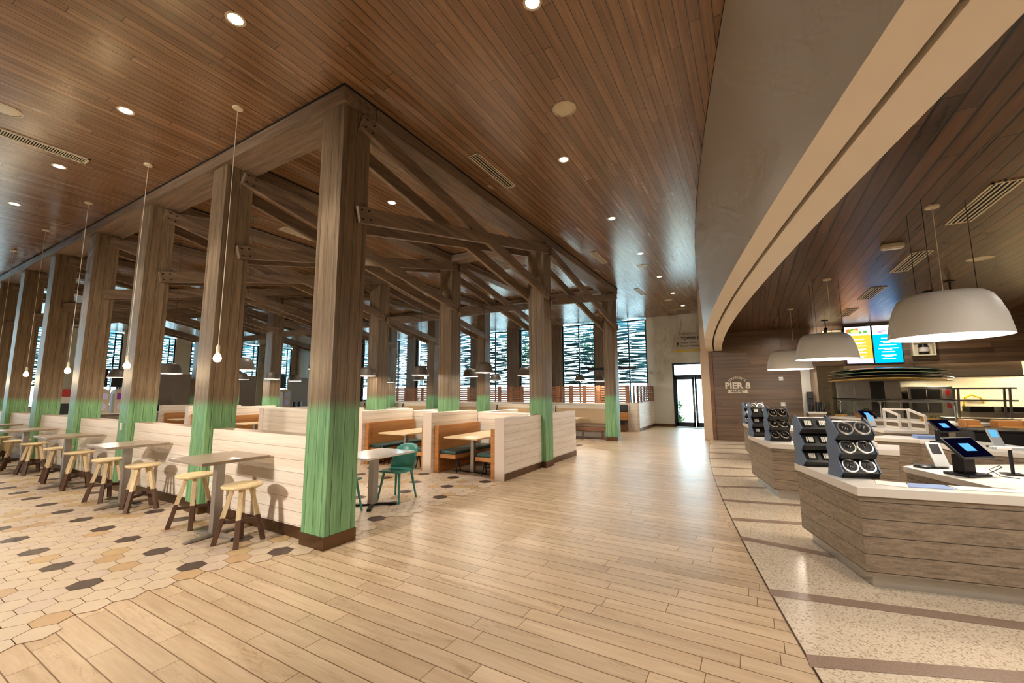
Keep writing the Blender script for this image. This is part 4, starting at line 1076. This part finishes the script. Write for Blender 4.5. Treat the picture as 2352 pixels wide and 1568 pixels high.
# serving counter with glass guard, baskets
sv0, sv1 = Vector((12.3, -6.1)), Vector((10.25, -8.2)); dv = (sv1-sv0).normalized(); nv = Vector((.72, -.69))
poly = [tuple(sv0), tuple(sv1), tuple(sv1+nv*.25+dv*.3), tuple(sv1+nv*.9+dv*.2), tuple(sv0+nv*.9)]
t = thing('serving_counter', 'long diagonal serving counter with white ledge below the surfboards', 'counter', (11.4, -7.4, 0))
m = MB(); m.prism(poly, .84, .9); m.build('ledge', M['solid_white'], t, bevel=.004)
m = MB(); m.prism(shrink(poly, .05), 0, .839); m.build('planked_body', M['counter'], t)
t = thing('glass_guard', 'glass sneeze guard on steel posts along the serving counter', 'glass guard', (11.4, -7.3, .9))
for f in (.06, .42, .95):
    p = sv0 + (sv1-sv0)*f + nv*.3; m = MB(); m.cyl((p.x, p.y, .901), (p.x, p.y, 1.36), .018, n=10); m.cyl((p.x, p.y, 1.3), (p.x-.05, p.y+.05, 1.36), .025, n=10); m.build('post', M['steel'], t)
p0 = sv0 + (sv1-sv0)*.04 + nv*.3; p1 = sv0 + (sv1-sv0)*.98 + nv*.3
m = MB(); m.cyl((p0.x, p0.y, 1.36), (p1.x, p1.y, 1.36), .014, n=8); m.build('rail', M['steel'], t)
m = MB(); q0 = p0 - nv*.25; q1 = p1 - nv*.25; m.extr([(p0.x, p0.y, 1.38), (p1.x, p1.y, 1.38), (q1.x, q1.y, 1.43), (q0.x, q0.y, 1.43)], (0,0,.008)); m.extr([(p0.x, p0.y, .96), (p1.x, p1.y, .96), (p1.x-.008, p1.y, 1.35), (p0.x-.008, p0.y, 1.35)], (.008,0,0)); m.build('pane', M['glass_clear'], t)
def basket(label, c, r, h, mat, fill, tall):
    t = thing('basket', label, 'basket', (c[0], c[1], .9), 0, 'baskets on the serving counter')
    m = MB(); m.lathe([(0,.002),(r*.8,.002),(r,h),(r*.94,h),(r*.75,.012),(0,.012)], (c[0], c[1], .9), 24); m.build('bowl', M[mat], t, smooth=True)
    m = MB(); rr = random.Random(int(c[1]*100))
    for i in range(16):
        a = rr.uniform(0, 2*PI); d = r*.72*math.sqrt(rr.random()); x, y = c[0]+d*math.cos(a), c[1]+d*math.sin(a)
        if tall: m.cyl((x, y, .93), (x+rr.uniform(-.02,.02), y+rr.uniform(-.02,.02), .9+h+rr.uniform(.05,.14)), .022, .012, n=8)
        else: m.lathe([(0,-.03),(.026,-.015),(.03,0),(.02,.022),(0,.03)], (x, y, .9+h+.005), 10)
    o = m.build('filling', M[fill], t, smooth=True); o['kind'] = 'stuff'
def on_sv(f, o): p = sv0 + (sv1-sv0)*f + nv*o; return (p.x, p.y)
basket('shallow pale basket with dark pots at the start of the serving counter', on_sv(.05, .32), .16, .07, 'wicker_pale', 'produce', True)
basket('round wicker basket of small dark bottles on the serving counter', on_sv(.27, .3), .24, .14, 'wicker', 'produce', True)
basket('pale wicker basket of greens near the end of the serving counter', on_sv(.8, .16), .18, .1, 'wicker_pale', 'greens', False)
# surfboards hung below the header
for j, (mt, l) in enumerate((('board_yellow', 'yellow surfboard, lowest of the hanging stack'), ('board_navy', 'navy surfboard, second from the bottom of the hanging stack'), ('board_green', 'green surfboard, second from the top of the hanging stack'), ('board_teal', 'dark teal surfboard, topmost of the hanging stack'))):
    t = thing('surfboard', l + ' under the header wall', 'surfboard', (12.3, -7.54, 1.99+.09*j), 0, 'surfboards hung under the header')
    m = MB(); n = 28; vs = []; fs = []; Ls = 2.72; k = 8
    for i in range(n+1):
        s = -1 + 2*i/n; w = .27*(1-abs(s)**2.6)**.75 + .004; zb = -.10*s*s*(1 if s < 0 else .8); th = .04*(1-abs(s)**4)+.006
        for a in range(k): vs.append((12.3 + w*math.cos(2*PI*a/k), -7.54 + s*Ls/2, 2.0+.088*j + zb + th*math.sin(2*PI*a/k)))
    for i in range(n):
        for a in range(k): fs.append((i*k+a, i*k+(a+1)%k, (i+1)*k+(a+1)%k, (i+1)*k+a))
    fs += [list(range(k)), list(range(n*k, n*k+k))]
    m.add(vs, fs); m.build('deck', M[mt], t, smooth=True)
    m = MB()
    for i in range(n):
        s0, s1 = -1+2*i/n, -1+2*(i+1)/n
        q = []
        for s in (s0, s1):
            w = .272*(1-abs(s)**2.6)**.75 + .005; zb = -.10*s*s*(1 if s < 0 else .8); q.append((12.3-w, -7.54+s*Ls/2, 2.0+.088*j+zb))
        m.beam(q[0]+Vector((0,0,-.03)) if False else q[0], q[1], .006, .008)
    m.build('rail_stripe', M['tan_vinyl'], t)
    if j == 3:
        m = MB()
        for yy in (-7.0, -8.2): m.cyl((12.3, yy, 2.25), (12.85, yy, 2.42), .005, n=6)
        m.build('hanging_wire', M['black_metal'], t)
# ------------------------------------------------------------------ kitchen behind
t = thing('extract_hood', 'long brushed steel extract hood above the kitchen line', 'hood', (14.2, -8.7, 2.0))
m = MB(); m.extr([(13.6, -6.78, 2.02), (15.2, -6.78, 2.02), (15.2, -6.78, 2.85), (13.6, -6.78, 2.47)], (0, -3.86, 0)); m.build('canopy_body', M['hood_steel'], t, bevel=.006)
m = MB(); m.box(13.58, 13.6, -10.64, -6.78, 2.02, 2.05); m.build('drip_edge', M['steel'], t)
t = thing('fridge', 'tall steel fridge bank with a dark glazed door behind the serving counter', 'fridge', (15.2, -7.6, 0))
m = MB(); m.box(15.0, 15.7, -8.42, -6.72, 0, 2.0); m.build('cabinet', M['steel'], t, bevel=.005)
for y0, y1, mt in ((-7.2,-6.76,'steel'),(-7.62,-7.22,'steel'),(-8.0,-7.64,'black'),(-8.4,-8.02,'alu')):
    m = MB(); m.box(14.97, 15.0, y0, y1, .12, 1.96); dr = m.build('door', M[mt], t, bevel=.004)
    m = MB(); m.cyl((14.94, y0+.05, .9), (14.94, y0+.05, 1.4), .012, n=8); m.cyl((14.94, y0+.05, .95), (14.97, y0+.05, .95), .008, n=6); m.cyl((14.94, y0+.05, 1.35), (14.97, y0+.05, 1.35), .008, n=6); m.build('handle', M['chrome'], dr)
t = thing('oven', 'double stack steel oven with two dark glazed doors and red panel', 'oven', (15.2, -9.05, 0))
m = MB(); m.box(14.9, 15.6, -9.6, -8.55, 0, 1.77); m.build('casing', M['steel'], t, bevel=.005)
for z0, z1 in ((.95,1.3),(1.38,1.7)):
    m = MB(); m.box(14.87, 14.9, -9.3, -8.62, z0, z1); dr = m.build('door', M['black'], t, bevel=.004)
    m = MB(); m.cyl((14.84, -8.98, z0+.04), (14.84, -8.98, z1-.04), .012, n=8); m.build('handle', M['chrome'], dr)
m = MB(); m.box(14.87, 14.9, -9.56, -9.36, 1.0, 1.7); m.build('control_panel', M['alu'], t)
m = MB(); m.box(14.86, 14.87, -9.52, -9.42, 1.1, 1.25); m.build('warning_label', M['red'], t)
m = MB(); m.box(14.86, 14.87, -9.52, -9.42, 1.5, 1.65); m.build('warning_label', M['red'], t)
t = thing('pass_shelf', 'two tier steel pass shelf on slanted uprights', 'shelf', (12.6, -9.4, 0))
for y, s in ((-8.95, 0), (-9.9, 0)):
    for dx_ in (0, .28):
        m = MB(); m.beam((12.5+dx_, y, .93), (12.5+dx_, y-.04, 1.7), .04, .04); m.build('upright', M['steel'], t)
for z in (1.38, 1.7):
    m = MB(); m.box(12.45, 12.85, -10.05, -8.85, z-.02, z+.02); m.build('shelf_board', M['steel'], t)
m = MB(); m.box(12.4, 13.0, -10.3, -8.7, .88, .92); m.build('worktop', M['steel'], t, bevel=.004)
m = MB(); m.box(12.45, 12.98, -10.28, -8.72, 0, .879); m.build('base_cabinet', M['tan_panel'], t)
t = thing('fryer', 'pair of square steel fryers on the kitchen line below the hood', 'fryer', (14.9, -10.4, 0))
m = MB(); m.box(14.6, 15.3, -11.2, -9.8, 0, 1.0); m.build('casing', M['steel'], t, bevel=.005)
for y in (-10.1, -10.75):
    m = MB(); m.box(14.65, 15.2, y-.25, y+.25, 1.0, 1.16); m.build('well', M['black_metal'], t)
m = MB(); pts = [(16.0,-10.6,1.25),(15.86,-10.5,1.42),(15.85,-10.3,1.5),(15.85,-10.15,1.42),(15.85,-10.1,1.2),(16.0,-10.1,.9)]
tag(m.tube(pts, .03, 8).build('gas_hose', M['hose'], smooth=True), 'bent yellow gas hose on the cream kitchen wall', 'hose')
t = thing('coffee_counter', 'narrow ledge counter by the steel column carrying the black brewers', 'counter', (12.2, -5.85, 0))
m = MB(); m.box(12.0, 12.55, -6.05, -5.6, .98, 1.03); m.build('ledge', M['solid_white'], t, bevel=.004)
m = MB(); m.box(12.03, 12.5, -6.03, -5.62, 0, .979); m.build('body', M['counter'], t)
def brewer(label, x, y):
    t = thing('coffee_brewer', label, 'coffee brewer', (x, y, 1.03), 0, 'black brewers on the ledge')
    m = MB(); m.box(x-.08, x+.08, y-.07, y+.07, 1.031, 1.06); m.build('base', M['black'], t, bevel=.004)
    m = MB(); m.lathe([(0,0),(.05,0),(.055,.12),(.04,.16),(0,.16)], (x, y, 1.06), 16); m.build('jug', M['black_metal'], t, smooth=True)
    m = MB(); m.box(x+.02, x+.08, y-.07, y+.07, 1.06, 1.5); m.box(x-.08, x+.08, y-.07, y+.07, 1.42, 1.62); m.build('head', M['black'], t, bevel=.01)
brewer('tall black coffee brewer on the ledge beside the steel column', 12.2, -5.7)
for j, y in enumerate((-5.86, -5.98)):
    m = MB(); m.lathe([(0,0),(.05,0),(.05,.27),(.035,.29),(0,.29)], (12.2, y, 1.031), 16)
    tag(m.build('flask', M['black'], smooth=True), 'black insulated flask on the ledge, %s from the coffee brewer' % ORD[j], 'flask', 'black brewers on the ledge')
for j, (x, y, w) in enumerate(((9.3, -8.12, .24), (9.3, -8.66, .36), (9.3, -9.1, .4))):
    t = thing('wood_crate', 'pale orange wooden crate behind the till counters, %s from the serving counter' % ORD[j], 'crate', (x, y, 0), 0, 'orange wooden crates')
    m = MB(); m.box(x-.15, x+.2, y-w/2, y+w/2, .8, 1.04); m.build('box', M['crate'], t, bevel=.02)
    m = MB(); m.box(x-.28, x-.1501, y-w/2, y+w/2-.03, .8, .93); m.build('step', M['crate'], t, bevel=.02)
    m = MB(); m.box(x-.26, x+.18, y-w/2+.02, y+w/2-.05, 0, .799); m.build('base', M['counter'], t)
t = thing('equipment_case', 'low wide black equipment case behind the second till counter', 'case', (7.5, -8.0, 0))
m = MB(); m.box(7.1, 7.9, -9.2, -7.47, 0, .94); m.build('body', M['black'], t, bevel=.01)
m = MB(); m.box(7.08, 7.92, -9.22, -7.45, .94, .97); m.build('lid', M['black_metal'], t, bevel=.004)
# ------------------------------------------------------------------ drink station far behind the pavilion
t = thing('drink_station', 'long drink station counter with tall taupe back panel behind the pavilion', 'counter', (7, 17.6, 0))
m = MB(); m.box(1.4, 11.8, 17.2, 18.0, 0, .86); m.build('cabinet', M['counter'], t)
m = MB(); m.box(1.35, 11.85, 17.15, 18.0, .86, .9); m.build('worktop', M['solid_white'], t, bevel=.004)
m = MB(); m.box(3.6, 8.9, 18.0, 18.1, 0, 2.5); m.build('back_panel', M['tan_panel'], t)
m = MB(); m.box(10.6, 11.8, 18.0, 18.1, 0, 2.5); m.build('back_panel', M['tan_panel'], t)
def dispenser(label, x, lab):
    t = thing('drink_dispenser', label, 'drink dispenser', (x, 17.5, .9), 0, 'rounded drink dispensers')
    m = MB(); n = 14; pr = [(x+.22*math.cos(PI*i/n), 17.3, 1.62+.22*math.sin(PI*i/n)) for i in range(n+1)] + [(x-.2, 17.3, .901), (x+.2, 17.3, .901)]
    m.extr(pr, (0, .5, 0)); m.build('cabinet', M['beige'], t, bevel=.01)
    m = MB(); m.box(x-.15, x+.15, 17.29, 17.3, 1.42, 1.66); m.build('label_panel', M[lab], t)
    m = MB(); m.extr([(x+.12*math.cos(2*PI*i/18), 17.29, 1.15+.15*math.sin(2*PI*i/18)) for i in range(18)], (0, .01, 0)); m.build('cup_window', M['lilac'], t)
dispenser('rounded beige drink dispenser with white and purple label by the third bar post', 2.86, 'lilac')
dispenser('rounded beige drink dispenser with purple label beside the third bar post', 3.42, 'purple')
dispenser('rounded beige drink dispenser with glowing lilac label behind the booths', 10.15, 'lilac')
for j, (x, l) in enumerate(((2.85, 'above the white labelled dispenser'), (3.5, 'above the purple labelled dispenser'), (10.1, 'above the lilac dispenser'))):
    t = thing('menu_board', 'tall black menu board ' + l, 'menu board', (x, 17.95, 2.2), 0, 'black menu boards of the drink station')
    m = MB(); m.box(x-.27, x+.27, 17.9, 17.98, 1.9, 2.62); m.build('panel', M['black'], t)
    m = MB(); m.box(x-.02, x+.02, 17.92, 17.96, .9, 1.9); m.build('pole', M['black_metal'], t)
t = thing('soda_machine', 'red and black soda machine between the third and fourth bar posts', 'soda machine', (1.8, 17.5, .9))
m = MB(); m.box(1.62, 2.02, 17.3, 17.75, .901, 1.3); m.build('body', M['black'], t, bevel=.01)
m = MB(); m.box(1.62, 2.02, 17.28, 17.75, 1.3, 1.55, 0); m.build('nozzle_bay', M['sign_face'], t)
m = MB(); m.box(1.6, 2.04, 17.26, 17.75, 1.55, 1.82); m.build('red_header', M['red'], t, bevel=.01)
for j, x in enumerate((4.75, 5.1, 10.7, 11.0)):
    m = MB(); m.lathe([(0,0),(.09,0),(.1,.2),(.08,.26),(0,.27)], (x, 17.5, .901), 16)
    tag(m.build('drink_urn', M['black_metal'], smooth=True), 'dark drink urn on the drink station, %s from the bar table side' % ORD[j], 'urn', 'dark urns on the drink station')
# outside plants by the glass doors
def shrub(label, c, r, h, seed):
    t = thing('shrub', label, 'shrub', (c[0], c[1], 0), 0, 'shrubs outside the glass doors')
    m = MB(); rr = random.Random(seed)
    for i in range(260):
        a = rr.uniform(0, 2*PI); zz = h*(.25+.75*rr.random()); d = r*math.sqrt(rr.random())*math.sin(PI*min(1, .15+zz/h*.85)); p = Vector((c[0]+d*math.cos(a), c[1]+d*math.sin(a), zz))
        v = Vector((rr.uniform(-1,1), rr.uniform(-1,1), rr.uniform(-.3,1))).normalized()*.16; w = v.cross(Vector((rr.random(), rr.random(), .3))).normalized()*.05
        m.add([p, p+v*.5+w, p+v, p+v*.5-w], [(0,1,2,3)])
    m.build('foliage', M['leaf'], t, recalc=False)
    m = MB()
    for i in range(4): m.cyl((c[0], c[1], 0), (c[0]+rr.uniform(-.2,.2), c[1]+rr.uniform(-.2,.2), h*.7), .03, .012, n=6)
    m.build('stems', M['bark'], t)
shrub('leafy shrub outside the first glass door leaf', (20.5, -.55, 0), .42, 1.5, 3)
shrub('low shrub outside in front of the taller one by the doors', (19.3, -.8, 0), .36, .5, 5)
def tree(label, c, seed):
    t = thing('tree', label, 'tree', (c[0], c[1], 0), 0, 'trees outside the tall windows')
    rr = random.Random(seed)
    m = MB(); m.cyl((c[0], c[1], 0), (c[0], c[1], 3.2), .13, .08, n=8)
    for i in range(5): m.cyl((c[0], c[1], 2.4+.2*i), (c[0]+rr.uniform(-1,1), c[1]+rr.uniform(-1,1), 4.0+rr.random()), .05, .02, n=6)
    m.build('trunk', M['bark'], t)
    m = MB()
    for i in range(420):
        p = Vector((rr.gauss(0,1), rr.gauss(0,1), rr.gauss(0,1))).normalized()*rr.random()**.4; p = Vector((c[0]+p.x*1.4, c[1]+p.y*1.4, 4.4+p.z*1.5))
        v = Vector((rr.uniform(-1,1), rr.uniform(-1,1), rr.uniform(-1,1))).normalized()*.25; w = v.cross(Vector((rr.random(), rr.random(), .3))).normalized()*.08
        m.add([p, p+v*.5+w, p+v, p+v*.5-w], [(0,1,2,3)])
    m.build('crown', M['leaf'], t, recalc=False)
tree('green tree outside the second tall window', (23, 4.6), 11)
tree('green tree outside the fourth tall window', (23, 10.2), 12)
tree('green tree outside the last tall windows of the far wall', (23.5, 17.5), 13)
# ------------------------------------------------------------------ daylight
w = bpy.data.worlds.new('sky'); S.world = w; w.use_nodes = True
bg = w.node_tree.nodes['Background']; bg.inputs[0].default_value = (.60, .88, 1.0, 1); bg.inputs[1].default_value = 9.5
# unseen wall floodlight, added for the low light that casts the stool shadows
t = thing('floodlight', 'added unseen floodlight high on the white wall behind the camera', 'floodlight', (XB, 1.2, 3.75))
m = MB(); m.cyl((XB+.001, 1.2, 3.75), (XB+.3, 1.2, 3.75), .05, n=12); m.build('arm', M['black_metal'], t)
m = MB(); m.cyl((XB+.25, 1.2, 3.8), (XB+.5, 1.2, 3.7), .2, .36, n=28); m.build('head', M['black_metal'], t)
o = lamp('SPOT', 'added_flood_beam', (XB+.55, 1.2, 3.68), 1800, (1, .92, .82), .3, spot_size=R(76), spot_blend=.4); aim(o, (0, 3.2, .8))
# ------------------------------------------------------------------ view and sampling
S.view_settings.view_transform = 'Standard'; S.view_settings.look = 'None'; S.view_settings.gamma = 1; S.view_settings.use_curve_mapping = False
S.view_settings.exposure = 0.54
cy = S.cycles
cy.use_denoising = True; cy.max_bounces = 5; cy.diffuse_bounces = 3; cy.glossy_bounces = 3; cy.transparent_max_bounces = 8; cy.transmission_bounces = 4
cy.sample_clamp_indirect = 6; cy.caustics_reflective = False; cy.caustics_refractive = False; cy.blur_glossy = .5
cy.use_adaptive_sampling = True; cy.adaptive_threshold = .1; cy.adaptive_min_samples = 12
